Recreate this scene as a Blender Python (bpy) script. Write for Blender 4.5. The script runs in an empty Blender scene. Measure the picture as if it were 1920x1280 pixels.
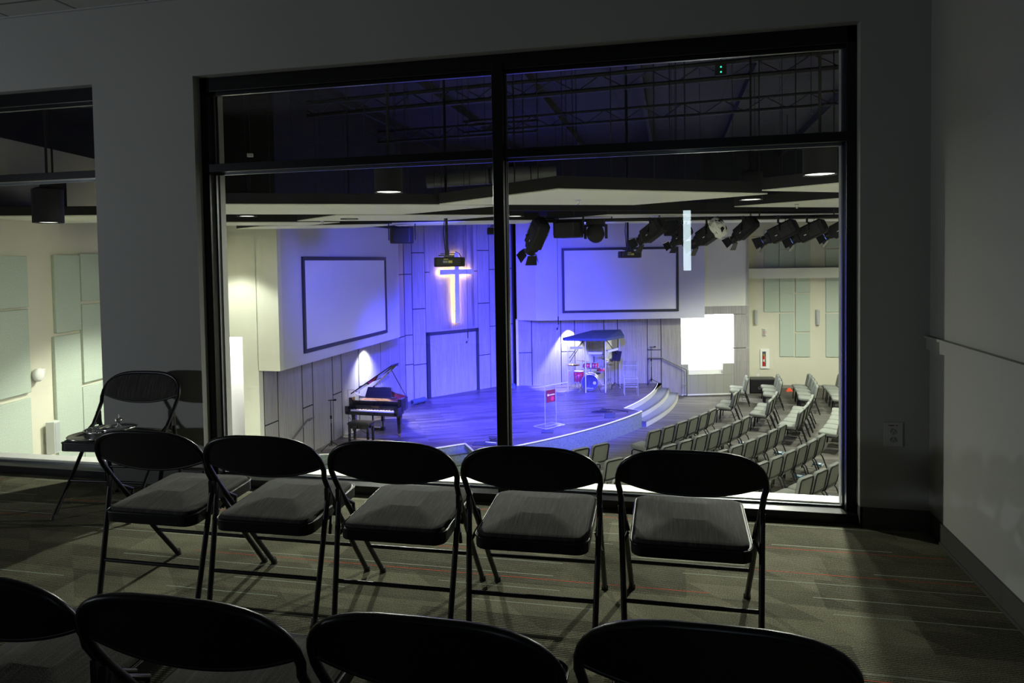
import bpy, math, random
from mathutils import Vector, Matrix
random.seed(7)
sc = bpy.context.scene
C = sc.collection
PI = math.pi

# ------------------------------------------------------------------ camera
FPX, CX, CY = 1331.21, 960.0, 538.81
YAW, PITCH, ROLL = 0.2207, 0.0353, -0.0158
EYE = Vector((0, 0, 1.6))
_f = Vector((-math.sin(YAW)*math.cos(PITCH), math.cos(YAW)*math.cos(PITCH), -math.sin(PITCH)))
_r0 = Vector((math.cos(YAW), math.sin(YAW), 0)); _u0 = _r0.cross(_f)
_r = math.cos(ROLL)*_r0 + math.sin(ROLL)*_u0
_u = -math.sin(ROLL)*_r0 + math.cos(ROLL)*_u0
cam = bpy.data.cameras.new('camera'); cam.sensor_width = 36; cam.lens = 36*FPX/1920
cam.shift_y = (CY-640)/1920; cam.clip_start = .05; cam.clip_end = 200
co = bpy.data.objects.new('camera', cam); C.objects.link(co)
co.matrix_world = Matrix(((_r.x, _u.x, -_f.x, EYE.x), (_r.y, _u.y, -_f.y, EYE.y), (_r.z, _u.z, -_f.z, EYE.z), (0, 0, 0, 1)))
sc.camera = co
# ------------------------------------------------------------------ world, exposure
w = bpy.data.worlds.new('world'); sc.world = w; w.use_nodes = True
w.node_tree.nodes['Background'].inputs[0].default_value = (.5, .6, .7, 1)
w.node_tree.nodes['Background'].inputs[1].default_value = 0.0
vs = sc.view_settings
vs.view_transform = 'Standard'; vs.look = 'None'; vs.gamma = 1; vs.use_curve_mapping = False
vs.exposure = 0.0
try:
    sc.cycles.max_bounces = 10; sc.cycles.diffuse_bounces = 5; sc.cycles.transparent_max_bounces = 24
    sc.cycles.glossy_bounces = 4; sc.cycles.sample_clamp_indirect = 30; sc.cycles.caustics_reflective = False
    sc.cycles.caustics_refractive = False
except Exception: pass

# measured positions: a line of sight through a photo pixel met with a known plane of the place
def ray(x, y): return _f + _r*((x-CX)/FPX) - _u*((y-CY)/FPX)
def onz(x, y, z):
    d = ray(x, y); return EYE + d*((z-EYE.z)/d.z)
def ony(x, y, Y):
    d = ray(x, y); return EYE + d*(Y/d.y)
def onx(x, y, X):
    d = ray(x, y); return EYE + d*(X/d.x)
def onv(x, y, P, Q):
    d = ray(x, y); n = Vector((-(Q[1]-P[1]), Q[0]-P[0]))
    return EYE + d*((n.x*P[0]+n.y*P[1])/(n.x*d.x+n.y*d.y))

F = -3.3      # auditorium floor
S = -2.82     # stage deck
ZC = 2.85     # underside of the hanging ceiling panels
ZR = 5.6      # roof deck
ZT = 2.62     # painted walls end here, black above

# ------------------------------------------------------------------ lights of the hall
def light(name, kind, loc, power, col=(1, 1, 1), aim=None, size=.3, angle=None, blend=.5):
    l = bpy.data.lights.new(name, kind); l.energy = power; l.color = col
    if kind == 'AREA': l.shape = 'DISK'; l.size = size
    else: l.shadow_soft_size = size
    if kind == 'SPOT': l.spot_size = angle; l.spot_blend = blend
    o = bpy.data.objects.new(name, l); C.objects.link(o); o.location = loc
    d = (Vector(aim)-Vector(loc)) if aim is not None else Vector((0, 0, -1))
    o.rotation_euler = d.to_track_quat('-Z', 'Y').to_euler()
    return o
WARM = (.96, 1.0, .84)
BLUE = (.045, .045, 1.0)
# (pixel of the lamp mouth, height, watts) - every one of these hangs inside a black cylinder pendant built below
# (pixel of the lamp mouth, height, watts, cone) - every one of these hangs inside a black cylinder pendant built below
PEND = [((729, 361), 2.33, 320, 0), ((1537, 328), 2.33, 390, 0), ((101, 391), 2.36, 330, 114), ((463, 406), 2.33, 1300, 118), ((655, 411), 2.33, 120, 100),
        ((966, 406), 2.33, 80, 100), ((1408, 375), 2.33, 900, 155), ((91, 418), 2.08, 10, 95)]
PP = [onz(p[0][0], p[0][1], p[1]) for p in PEND]
PP += [Vector((6.0, 12.5, 2.3)), Vector((5.2, 19.0, 2.3)), Vector((6.3, 22.6, 2.3)), Vector((3.2, 21.2, 2.3)), Vector((-8.72, 12.15, 2.3))]
PW = [p[2:] for p in PEND] + [(800, 125), (1500, 160), (1500, 160), (1300, 142), (330, 100)]
for p, (wt, cone) in zip(PP, PW):
    if cone: light('pendant_glow', 'SPOT', p + Vector((0, 0, -.012)), wt, WARM, size=.09, angle=math.radians(cone), blend=.35)
    else: light('pendant_glow', 'AREA', p + Vector((0, 0, -.012)), wt, WARM, size=.13)

# ------------------------------------------------------------------ materials
MATS = {}
def new_mat(name):
    m = bpy.data.materials.new(name); m.use_nodes = True; nt = m.node_tree
    return m, nt, nt.nodes['Principled BSDF']
def flat(name, col, rough=.6, metal=0., spec=.5, emit=None, es=0., coat=0.):
    if name in MATS: return MATS[name]
    m, nt, b = new_mat(name)
    b.inputs['Base Color'].default_value = (*col, 1); b.inputs['Roughness'].default_value = rough
    b.inputs['Metallic'].default_value = metal; b.inputs['Specular IOR Level'].default_value = spec
    if coat: b.inputs['Coat Weight'].default_value = coat
    if emit: b.inputs['Emission Color'].default_value = (*emit, 1); b.inputs['Emission Strength'].default_value = es
    else:
        n = nt.nodes.new('ShaderNodeTexNoise'); n.inputs['Scale'].default_value = 35; n.inputs['Detail'].default_value = 3
        g = nt.nodes.new('ShaderNodeTexCoord'); nt.links.new(g.outputs['Object'], n.inputs['Vector'])
        mp = nt.nodes.new('ShaderNodeMapRange'); mp.inputs['To Min'].default_value = max(0, rough-.05); mp.inputs['To Max'].default_value = min(1, rough+.05)
        nt.links.new(n.outputs['Fac'], mp.inputs['Value']); nt.links.new(mp.outputs['Result'], b.inputs['Roughness'])
    MATS[name] = m; return m
def N(nt, t, **kw):
    n = nt.nodes.new(t)
    for k, v in kw.items():
        if hasattr(n, k) and k not in n.inputs: setattr(n, k, v)
        else: n.inputs[k].default_value = v
    return n
def math_(nt, op, a, b=None, c=None):
    n = nt.nodes.new('ShaderNodeMath'); n.operation = op
    for i, v in enumerate((a, b, c)):
        if v is None: continue
        if hasattr(v, 'is_linked') or hasattr(v, 'node'): nt.links.new(v, n.inputs[i])
        else: n.inputs[i].default_value = v
    return n.outputs[0]
def mixc(nt, fac, a, b):
    n = nt.nodes.new('ShaderNodeMix'); n.data_type = 'RGBA'
    for i, v in ((0, fac), (6, a), (7, b)):
        if hasattr(v, 'node'): nt.links.new(v, n.inputs[i])
        else: n.inputs[i].default_value = v if i == 0 else (*v, 1)
    return n.outputs[2]
def mapping(nt, scale, rotz=0., src='Object'):
    g = nt.nodes.new('ShaderNodeTexCoord'); mp = nt.nodes.new('ShaderNodeMapping')
    mp.inputs['Scale'].default_value = scale; mp.inputs['Rotation'].default_value = (0, 0, rotz)
    nt.links.new(g.outputs[src], mp.inputs['Vector']); return mp.outputs[0]
def noise(nt, vec, scale=1., detail=4., rough=.5):
    n = N(nt, 'ShaderNodeTexNoise', Scale=scale, Detail=detail, Roughness=rough); nt.links.new(vec, n.inputs['Vector']); return n.outputs['Fac']
def ramp(nt, fac, stops):
    n = nt.nodes.new('ShaderNodeValToRGB'); e = n.color_ramp.elements
    while len(e) < len(stops): e.new(.5)
    for i, (p, c) in enumerate(stops): e[i].position = p; e[i].color = (*c, 1)
    nt.links.new(fac, n.inputs[0]); return n.outputs[0]

def paint(name, col, bump=.02):
    m, nt, b = new_mat(name); v = mapping(nt, (1, 1, 1))
    f = noise(nt, v, 90, 2); f2 = noise(nt, v, 1.3, 3)
    c = mixc(nt, f2, tuple(x*.95 for x in col), tuple(min(1, x*1.05) for x in col))
    nt.links.new(c, b.inputs['Base Color']); b.inputs['Roughness'].default_value = .75; b.inputs['Specular IOR Level'].default_value = .25
    bp = N(nt, 'ShaderNodeBump', Strength=bump*4, Distance=.004); nt.links.new(f, bp.inputs['Height']); nt.links.new(bp.outputs[0], b.inputs['Normal'])
    return m
M_wall = paint('wall_paint_grey', (.27, .27, .262))
M_hall = paint('hall_paint_beige', (.66, .64, .52))
M_hallw = paint('hall_paint_cream', (.74, .75, .66))
M_block = paint('screen_wall_paint', (.62, .62, .66))
M_white = paint('white_paint', (.82, .82, .78))
M_base = flat('baseboard_vinyl', (.035, .033, .03), .55)
M_frame = flat('black_anodised_frame', (.012, .012, .014), .32, .6)
M_black = flat('black_metal', (.014, .014, .017), .35, .5)
M_blackm = flat('matte_black', (.01, .01, .012), .8)
M_roof = flat('roof_deck', (.005, .0055, .007), .8)
M_joist = flat('joist_steel', (.012, .014, .018), .6)
M_chrome = flat('chrome', (.75, .76, .78), .18, 1.)
M_brass = flat('brass', (.7, .5, .2), .25, 1.)
M_rubber = flat('rubber', (.012, .012, .012), .7)
M_cloud = paint('ceiling_panel_cream', (.82, .84, .70))
M_lamp = flat('lamp_lens', (1, 1, 1), .5, emit=(1, 1, .85), es=4.)
M_speaker = flat('speaker_black', (.008, .008, .010), .55, spec=.3)
M_piano = flat('piano_lacquer', (.006, .006, .008), .08, coat=1.)
M_plate = flat('wall_plate', (.30, .30, .29), .4)
M_darkhole = flat('dark_slot', (.003, .003, .003), .9)

def wood_panel():
    m, nt, b = new_mat('grey_wood_laminate')
    v = mapping(nt, (38, 38, 1.1)); f = noise(nt, v, 1., 6, .65)
    v2 = mapping(nt, (7, 7, .35)); f2 = noise(nt, v2, 1., 3)
    c1 = ramp(nt, f, [(.30, (.17, .155, .145)), (.5, (.30, .285, .27)), (.70, (.43, .415, .40))])
    c2 = mixc(nt, f2, (.21, .195, .18), (.42, .405, .39))
    c = nt.nodes.new('ShaderNodeMix'); c.data_type = 'RGBA'; c.inputs[0].default_value = .4
    nt.links.new(c1, c.inputs[6]); nt.links.new(c2, c.inputs[7]); nt.links.new(c.outputs[2], b.inputs['Base Color'])
    b.inputs['Roughness'].default_value = .55; return m
M_wood = wood_panel()
def deck_mat():
    m, nt, b = new_mat('stage_deck_planks')
    v = mapping(nt, (1, 1, 1), math.radians(-28))
    bt = N(nt, 'ShaderNodeTexBrick', Scale=1.0); bt.inputs['Brick Width'].default_value = 1.3; bt.inputs['Row Height'].default_value = .15
    bt.inputs['Mortar Size'].default_value = .002; bt.inputs['Color1'].default_value = (.058, .045, .045, 1); bt.inputs['Color2'].default_value = (.155, .135, .13, 1)
    bt.inputs['Mortar'].default_value = (.06, .05, .04, 1); bt.offset = .37
    nt.links.new(v, bt.inputs['Vector'])
    v2 = mapping(nt, (1.2, 22, 1), math.radians(-28)); f = noise(nt, v2, 1, 4)
    c = nt.nodes.new('ShaderNodeMix'); c.data_type = 'RGBA'; c.blend_type = 'MULTIPLY'; c.inputs[0].default_value = .8
    nt.links.new(bt.outputs['Color'], c.inputs[6]); r = ramp(nt, f, [(.3, (.45, .45, .45)), (.7, (1.6, 1.55, 1.55))]); nt.links.new(r, c.inputs[7])
    nt.links.new(c.outputs[2], b.inputs['Base Color']); b.inputs['Roughness'].default_value = .38; return m
M_deck = deck_mat()
def hall_carpet():
    m, nt, b = new_mat('hall_carpet_streaked')
    v = mapping(nt, (.55, 9, 1), math.radians(24)); f = noise(nt, v, 1, 5, .6)
    v2 = mapping(nt, (.8, .8, .8)); f2 = noise(nt, v2, 1, 3)
    v3 = mapping(nt, (1, 1, 1)); f3 = noise(nt, v3, 120, 2)
    c = ramp(nt, f, [(.34, (.045, .041, .036)), (.5, (.082, .076, .066)), (.64, (.15, .14, .12))])
    c2 = mixc(nt, f2, (.09, .085, .075), (.20, .195, .175))
    x = nt.nodes.new('ShaderNodeMix'); x.data_type = 'RGBA'; x.inputs[0].default_value = .35; nt.links.new(c, x.inputs[6]); nt.links.new(c2, x.inputs[7])
    nt.links.new(x.outputs[2], b.inputs['Base Color']); b.inputs['Roughness'].default_value = .95; b.inputs['Specular IOR Level'].default_value = .1
    bp = N(nt, 'ShaderNodeBump', Strength=.3, Distance=.005); nt.links.new(f3, bp.inputs['Height']); nt.links.new(bp.outputs[0], b.inputs['Normal'])
    return m
M_hcarpet = hall_carpet()
def felt(name, a, bcol, sc_=60):
    m, nt, b = new_mat(name); v = mapping(nt, (1, 1, 1)); f = noise(nt, v, sc_, 4, .7)
    c = ramp(nt, f, [(.35, a), (.65, bcol)]); nt.links.new(c, b.inputs['Base Color']); b.inputs['Roughness'].default_value = .95
    b.inputs['Specular IOR Level'].default_value = .1
    bp = N(nt, 'ShaderNodeBump', Strength=.3, Distance=.004); nt.links.new(f, bp.inputs['Height']); nt.links.new(bp.outputs[0], b.inputs['Normal'])
    return m
M_panel = felt('acoustic_felt_green', (.43, .50, .42), (.54, .61, .52))
M_fascia = felt('fascia_carpet_grey', (.13, .16, .15), (.22, .26, .23), 25)
M_hseat = felt('hall_chair_fabric', (.19, .20, .178), (.27, .285, .25), 80)
M_hback = felt('hall_chair_back_fabric', (.16, .17, .145), (.23, .24, .20), 80)
M_foam = felt('foam_roof', (.06, .08, .11), (.09, .115, .15), 50)
def seat_mat():
    m, nt, b = new_mat('dark_streaked_upholstery')
    v = mapping(nt, (130, 9, 9)); f = noise(nt, v, 1, 5, .6); v2 = mapping(nt, (300, 300, 300)); f2 = noise(nt, v2, 1, 2)
    c = ramp(nt, f, [(.32, (.020, .019, .019)), (.55, (.042, .039, .036)), (.74, (.085, .079, .070))])
    nt.links.new(c, b.inputs['Base Color']); b.inputs['Roughness'].default_value = .9; b.inputs['Specular IOR Level'].default_value = .15
    b.inputs['Sheen Weight'].default_value = .1
    bp = N(nt, 'ShaderNodeBump', Strength=.35, Distance=.003); nt.links.new(f2, bp.inputs['Height']); nt.links.new(bp.outputs[0], b.inputs['Normal'])
    return m
M_seat = seat_mat()
def room_carpet():
    m, nt, b = new_mat('room_carpet_tiles')
    g = nt.nodes.new('ShaderNodeTexCoord'); sp = nt.nodes.new('ShaderNodeSeparateXYZ'); nt.links.new(g.outputs['Object'], sp.inputs[0])
    X, Y = sp.outputs[0], sp.outputs[1]
    def wn(a, b_):
        cb = nt.nodes.new('ShaderNodeCombineXYZ'); nt.links.new(a, cb.inputs[0]); nt.links.new(b_, cb.inputs[1])
        n = nt.nodes.new('ShaderNodeTexWhiteNoise'); n.noise_dimensions = '2D'; nt.links.new(cb.outputs[0], n.inputs['Vector']); return n.outputs['Value']
    # tiles of two tones, offset row by row
    ry = math_(nt, 'FLOOR', math_(nt, 'DIVIDE', Y, .31)); off = wn(ry, ry)
    tx = math_(nt, 'FLOOR', math_(nt, 'ADD', math_(nt, 'DIVIDE', X, .62), off)); tile = wn(tx, ry)
    sub = wn(math_(nt, 'FLOOR', math_(nt, 'MULTIPLY', math_(nt, 'ADD', X, Y), 3.3)), math_(nt, 'FLOOR', math_(nt, 'MULTIPLY', Y, 7.)))
    base = math_(nt, 'ADD', math_(nt, 'MULTIPLY', tile, .6), math_(nt, 'MULTIPLY', sub, .4))
    # ribs running along the window wall
    rib = math_(nt, 'SINE', math_(nt, 'MULTIPLY', Y, 2*PI/.0135)); rib = math_(nt, 'MULTIPLY', rib, math_(nt, 'MULTIPLY', math_(nt, 'SUBTRACT', 1.2, tile), .34))
    v = mapping(nt, (1, 1, 1)); fine = noise(nt, v, 170, 2, .7); mid = noise(nt, mapping(nt, (5, 9, 1)), 1, 3)
    val = math_(nt, 'ADD', math_(nt, 'ADD', math_(nt, 'MULTIPLY', base, .62), rib), math_(nt, 'MULTIPLY', math_(nt, 'ADD', math_(nt, 'MULTIPLY', math_(nt, 'SUBTRACT', fine, .5), 1.7), math_(nt, 'MULTIPLY', math_(nt, 'SUBTRACT', mid, .5), .35)), .9))
    col = ramp(nt, val, [(.0, (.028, .026, .018)), (.35, (.082, .078, .053)), (.75, (.18, .172, .118)), (1., (.30, .29, .205))])
    # thin accent yarns
    def lines(per, shift, seg, thr, width):
        yy = math_(nt, 'ADD', math_(nt, 'DIVIDE', Y, per), shift); row = math_(nt, 'FLOOR', yy); fr = math_(nt, 'FRACT', yy)
        on = math_(nt, 'LESS_THAN', fr, width/per); s = math_(nt, 'FLOOR', math_(nt, 'ADD', math_(nt, 'DIVIDE', X, seg), wn(row, row)))
        return math_(nt, 'MULTIPLY', on, math_(nt, 'GREATER_THAN', wn(s, math_(nt, 'ADD', row, 7.3)), thr))
    col = mixc(nt, lines(.155, .3, .62, .55, .005), col, (.26, .30, .25))
    col = mixc(nt, lines(.31, .8, .70, .70, .0050), col, (.40, .07, .04))
    nt.links.new(col, b.inputs['Base Color']); b.inputs['Roughness'].default_value = .95; b.inputs['Specular IOR Level'].default_value = .1
    bp = N(nt, 'ShaderNodeBump', Strength=.5, Distance=.006); nt.links.new(math_(nt, 'ADD', rib, fine), bp.inputs['Height']); nt.links.new(bp.outputs[0], b.inputs['Normal'])
    return m
M_carpet = room_carpet()
def tiles(name, a, b_, mort, bw, rh):
    m, nt, b = new_mat(name); g = nt.nodes.new('ShaderNodeTexCoord'); sp = nt.nodes.new('ShaderNodeSeparateXYZ'); nt.links.new(g.outputs['Object'], sp.inputs[0])
    cb = nt.nodes.new('ShaderNodeCombineXYZ'); nt.links.new(sp.outputs[0], cb.inputs[0]); nt.links.new(sp.outputs[2], cb.inputs[1])
    bt = N(nt, 'ShaderNodeTexBrick', Scale=1.0); bt.offset = 0; bt.inputs['Brick Width'].default_value = bw; bt.inputs['Row Height'].default_value = rh
    bt.inputs['Mortar Size'].default_value = .006; bt.inputs['Color1'].default_value = (*a, 1); bt.inputs['Color2'].default_value = (*b_, 1); bt.inputs['Mortar'].default_value = (*mort, 1)
    nt.links.new(cb.outputs[0], bt.inputs['Vector']); nt.links.new(bt.outputs['Color'], b.inputs['Base Color']); b.inputs['Roughness'].default_value = .5
    return m
M_tile = tiles('grey_ceramic_tile', (.33, .33, .29), (.37, .37, .33), (.24, .24, .21), .31, .72)
def ceil_tile():
    m, nt, b = new_mat('ceiling_tile'); v = mapping(nt, (1, 1, 1))
    bt = N(nt, 'ShaderNodeTexBrick', Scale=1.0); bt.offset = 0; bt.inputs['Brick Width'].default_value = .61; bt.inputs['Row Height'].default_value = .61
    bt.inputs['Mortar Size'].default_value = .012; bt.inputs['Color1'].default_value = (.34, .34, .33, 1); bt.inputs['Color2'].default_value = (.34, .34, .32, 1); bt.inputs['Mortar'].default_value = (.10, .10, .10, 1)
    nt.links.new(v, bt.inputs['Vector']); nt.links.new(bt.outputs['Color'], b.inputs['Base Color']); b.inputs['Roughness'].default_value = .9
    return m
M_ctile = ceil_tile()
def glass(name, tint=(1, 1, 1), base=.04, gcol=1.0, rough=.0):
    m = bpy.data.materials.new(name); m.use_nodes = True; nt = m.node_tree; nt.nodes.clear()
    o = nt.nodes.new('ShaderNodeOutputMaterial'); t = nt.nodes.new('ShaderNodeBsdfTransparent'); t.inputs[0].default_value = (*tint, 1)
    g = nt.nodes.new('ShaderNodeBsdfGlossy'); g.inputs['Roughness'].default_value = rough; g.inputs[0].default_value = (gcol, gcol, gcol, 1)
    lw = nt.nodes.new('ShaderNodeLayerWeight'); lw.inputs[0].default_value = .5
    fac = math_(nt, 'ADD', math_(nt, 'MULTIPLY', math_(nt, 'POWER', lw.outputs['Facing'], 5.), .8), base); mx = nt.nodes.new('ShaderNodeMixShader')
    nt.links.new(fac, mx.inputs[0]); nt.links.new(t.outputs[0], mx.inputs[1]); nt.links.new(g.outputs[0], mx.inputs[2]); nt.links.new(mx.outputs[0], o.inputs[0])
    return m
M_glass = glass('window_glass', (.985, .995, .99), .20, .33)
M_acry = glass('clear_acrylic', (.96, .97, .98), .045, 1., .04)
def acrylic_edge():
    m = bpy.data.materials.new('acrylic_edge'); m.use_nodes = True; nt = m.node_tree; b = nt.nodes['Principled BSDF']
    b.inputs['Base Color'].default_value = (.80, .82, .86, 1); b.inputs['Roughness'].default_value = .25
    b.inputs['Transmission Weight'].default_value = .25; return m
M_aedge = acrylic_edge()
M_screen = flat('projection_screen', (.80, .80, .82), .85)
M_scrframe = flat('screen_frame_black', (.02, .022, .035), .5)
M_red = flat('drum_wrap_red', (.55, .012, .03), .25, coat=.6)
M_head = flat('drum_head', (.75, .75, .75), .5)
M_key = flat('ivory_keys', (.85, .82, .75), .3)

# ------------------------------------------------------------------ mesh builder
class MB:
    def __init__(s): s.v = []; s.f = []; s.sm = []
    def add(s, vs_, fs, smooth=False):
        k = len(s.v); s.v += [tuple(x) for x in vs_]; s.f += [tuple(i+k for i in f) for f in fs]; s.sm += [smooth]*len(fs); return s
    def box(s, lo, hi):
        x0, y0, z0 = lo; x1, y1, z1 = hi
        return s.add([(x0, y0, z0), (x1, y0, z0), (x1, y1, z0), (x0, y1, z0), (x0, y0, z1), (x1, y0, z1), (x1, y1, z1), (x0, y1, z1)],
                     [(0, 3, 2, 1), (4, 5, 6, 7), (0, 1, 5, 4), (1, 2, 6, 5), (2, 3, 7, 6), (3, 0, 4, 7)])
    def cbox(s, c, d, ang=0., M=None):
        R = M or Matrix.Rotation(ang, 3, 'Z'); c = Vector(c)
        P = [c + R @ Vector((sx*d[0]/2, sy*d[1]/2, sz*d[2]/2)) for sz in (-1, 1) for sx, sy in ((-1, -1), (1, -1), (1, 1), (-1, 1))]
        return s.add(P, [(0, 3, 2, 1), (4, 5, 6, 7), (0, 1, 5, 4), (1, 2, 6, 5), (2, 3, 7, 6), (3, 0, 4, 7)])
    def wall(s, P, Q, z0, z1, t0, t1):
        """slab along P->Q, from offset t0 to t1 along the left normal"""
        P = Vector(P[:2]); Q = Vector(Q[:2]); d = (Q-P).normalized(); n = Vector((-d.y, d.x))
        a, b, c, e = P+n*t0, Q+n*t0, Q+n*t1, P+n*t1
        return s.prism([a, b, c, e], z0, z1)
    def prism(s, poly, z0, z1, cap=True):
        n = len(poly); a = sum(poly[i][0]*poly[(i+1) % n][1]-poly[(i+1) % n][0]*poly[i][1] for i in range(n))
        if a < 0: poly = list(poly)[::-1]
        V = [(p[0], p[1], z0) for p in poly] + [(p[0], p[1], z1) for p in poly]
        Fs = [(i, (i+1) % n, n+(i+1) % n, n+i) for i in range(n)]
        if cap: Fs += [tuple(range(n))[::-1], tuple(range(n, 2*n))]
        return s.add(V, Fs)
    def cyl(s, p, q, r0, r1=None, n=14, cap=True, smooth=True):
        r1 = r0 if r1 is None else r1; p = Vector(p); q = Vector(q); d = (q-p).normalized()
        a = d.orthogonal().normalized(); b = d.cross(a)
        V = [p+(a*math.cos(2*PI*i/n)+b*math.sin(2*PI*i/n))*r0 for i in range(n)] + [q+(a*math.cos(2*PI*i/n)+b*math.sin(2*PI*i/n))*r1 for i in range(n)]
        s.add(V, [(i, (i+1) % n, n+(i+1) % n, n+i) for i in range(n)], smooth)
        if cap: s.add(V, [tuple(range(n))[::-1], tuple(range(n, 2*n))])
        return s
    def tube(s, pts, r, n=8, closed=False, cap=True):
        P = [Vector(p) for p in pts]; m = len(P); rings = []; up = None
        for i in range(m):
            if closed: t = (P[(i+1) % m]-P[i-1])
            else: t = P[min(i+1, m-1)]-P[max(i-1, 0)]
            t.normalize()
            if up is None: up = t.orthogonal().normalized()
            up = (up - t*up.dot(t)); up = up.normalized() if up.length > 1e-6 else t.orthogonal().normalized()
            b = t.cross(up); rr = r[i] if isinstance(r, (list, tuple)) else r
            rings.append([P[i]+(up*math.cos(2*PI*k/n)+b*math.sin(2*PI*k/n))*rr for k in range(n)])
        V = [v for R_ in rings for v in R_]; Fs = []
        for i in range(m if closed else m-1):
            j = (i+1) % m
            for k in range(n): Fs.append((i*n+k, i*n+(k+1) % n, j*n+(k+1) % n, j*n+k))
        s.add(V, Fs, True)
        if cap and not closed: s.add(rings[0], [tuple(range(n))[::-1]]); s.add(rings[-1], [tuple(range(n))])
        return s
    def lathe(s, prof, c=(0, 0, 0), n=20, M=None):
        c = Vector(c); M = M or Matrix.Identity(3); V = []
        for r, z in prof:
            for k in range(n): V.append(c + M @ Vector((r*math.cos(2*PI*k/n), r*math.sin(2*PI*k/n), z)))
        Fs = [(i*n+k, i*n+(k+1) % n, (i+1)*n+(k+1) % n, (i+1)*n+k) for i in range(len(prof)-1) for k in range(n)]
        return s.add(V, Fs, True)
    def quad(s, a, b, c, d): return s.add([a, b, c, d], [(0, 1, 2, 3)])
    def grid(s, fn, nu, nv, smooth=True):
        V = [fn(i/nu, j/nv) for j in range(nv+1) for i in range(nu+1)]
        return s.add(V, [(j*(nu+1)+i, j*(nu+1)+i+1, (j+1)*(nu+1)+i+1, (j+1)*(nu+1)+i) for j in range(nv) for i in range(nu)], smooth)
    def build(s, name, mat, parent=None, kind=None, bevel=0., seg=2, label=None, cat=None, group=None, shift=None):
        me = bpy.data.meshes.new(name); me.from_pydata([tuple(v) for v in s.v], [], s.f); me.validate(); me.update()
        me.polygons.foreach_set('use_smooth', (s.sm + [False]*len(me.polygons))[:len(me.polygons)])
        me.materials.append(mat); o = bpy.data.objects.new(name, me); C.objects.link(o)
        if parent: o.parent = parent
        if kind: o['kind'] = kind
        if bevel:
            b = o.modifiers.new('bevel', 'BEVEL'); b.width = bevel; b.segments = seg; b.limit_method = 'ANGLE'; b.angle_limit = .6
        tag(o, label, cat, group)
        return o
def tag(o, label=None, cat=None, group=None):
    if label: o['label'] = label
    if cat: o['category'] = cat
    if group: o['group'] = group
    return o
def thing(name, label, cat, loc=(0, 0, 0), rotz=0., group=None):
    o = bpy.data.objects.new(name, None); C.objects.link(o); o.location = loc; o.rotation_euler = (0, 0, rotz); o.empty_display_size = .2
    return tag(o, label, cat, group)
def struct(name, mb, mat, parent=None, bevel=0.): return mb.build(name, mat, parent, None if parent else 'structure', bevel)
KIDS = {}
def copy_tree(o, parent=None):
    c = o.copy(); C.objects.link(c)
    if parent: c.parent = parent
    for ch in KIDS.get(o.name) or [k for k in bpy.data.objects if k.parent == o]: copy_tree(ch, c)
    return c
def cache(o):
    KIDS[o.name] = [k for k in bpy.data.objects if k.parent == o]
    for k in KIDS[o.name]: cache(k)
def rbox(cx, cy, z0, z1, wx, wy, r, n=5):
    """rounded-rectangle outline"""
    P = []
    for sx, sy, a0 in ((1, 1, 0), (-1, 1, PI/2), (-1, -1, PI), (1, -1, 1.5*PI)):
        for k in range(n+1):
            a = a0+k/n*PI/2; P.append((cx+sx*(wx/2-r)+r*math.cos(a), cy+sy*(wy/2-r)+r*math.sin(a)))
    return P
def cushion(wx, wy, h, r=.05, crown=.02, n=6):
    """soft pad: rounded outline, rolled edge, crowned top; base at z=0"""
    mb = MB(); out = rbox(0, 0, 0, 0, wx, wy, r, n); m = len(out); rings = []
    for ins, z in ((.008, 0), (0, .25*h), (0, .6*h), (.010, .85*h), (.03, h), (.09, h+crown*.55), (.16, h+crown)):
        k = [( x*(1-2*ins/wx), y*(1-2*ins/wy), z) for x, y in out]; rings.append(k)
    V = [p for q in rings for p in q]; Fs = [(i*m+j, i*m+(j+1) % m, (i+1)*m+(j+1) % m, (i+1)*m+j) for i in range(len(rings)-1) for j in range(m)]
    mb.add(V, Fs, True); mb.add(rings[0], [tuple(range(m))[::-1]]); mb.add(rings[-1], [tuple(range(m))], True); return mb

# ================================================================== NEAR ROOM (upstairs viewing room)
YW = 4.506; YF = 4.58; YG = 4.64; YB = 4.70; YH = 4.76
XL0, XL, XR, XC = -4.175, -3.326, 1.081, 1.453
ZH, ZS0, ZCEI = 2.967, .055, 3.52
XLL = -7.3      # far left end of the left window
XW = -7.9       # left wall of the room
YBK = -1.5      # back wall
struct('floor', MB().box((XW, YBK, -.25), (XC+.1, YF+.12, 0)), M_carpet)
struct('ceiling', MB().box((XW, YBK, ZCEI), (XC+.1, YW, ZCEI+.1)), M_ctile)
fw = MB()
fw.box((XL0, YW, 0), (XL, YH, ZH)); fw.box((XR, YW, 0), (XC+.12, YH, ZH)); fw.box((XW-.1, YW, 0), (XLL, YH, ZH)); fw.box((XW-.1, YW, ZH), (XC+.12, YH, ZCEI+.1))
# plaster returns on the auditorium side, slightly narrower than the frames
for xa, xb in ((XL, XL+.062), (XR-.062, XR), (XL0-.062, XL0)): fw.box((xa, YB, ZS0), (xb, YH, ZH))
struct('wall_front', fw, M_wall)
struct('wall_right', MB().box((XC, YBK-.1, -.02), (XC+.12, YW, ZCEI+.1)), M_wall)
struct('wall_left', MB().box((XW-.1, YBK-.1, -.02), (XW, YW, ZCEI+.1)), M_wall)
bw = MB(); DX0, DX1 = -.42, .52
bw.box((XW, YBK-.1, 0), (DX0, YBK, ZCEI+.1)); bw.box((DX1, YBK-.1, 0), (XC, YBK, ZCEI+.1)); bw.box((DX0, YBK-.1, 2.5), (DX1, YBK, ZCEI+.1))
struct('wall_back', bw, M_wall)
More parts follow.
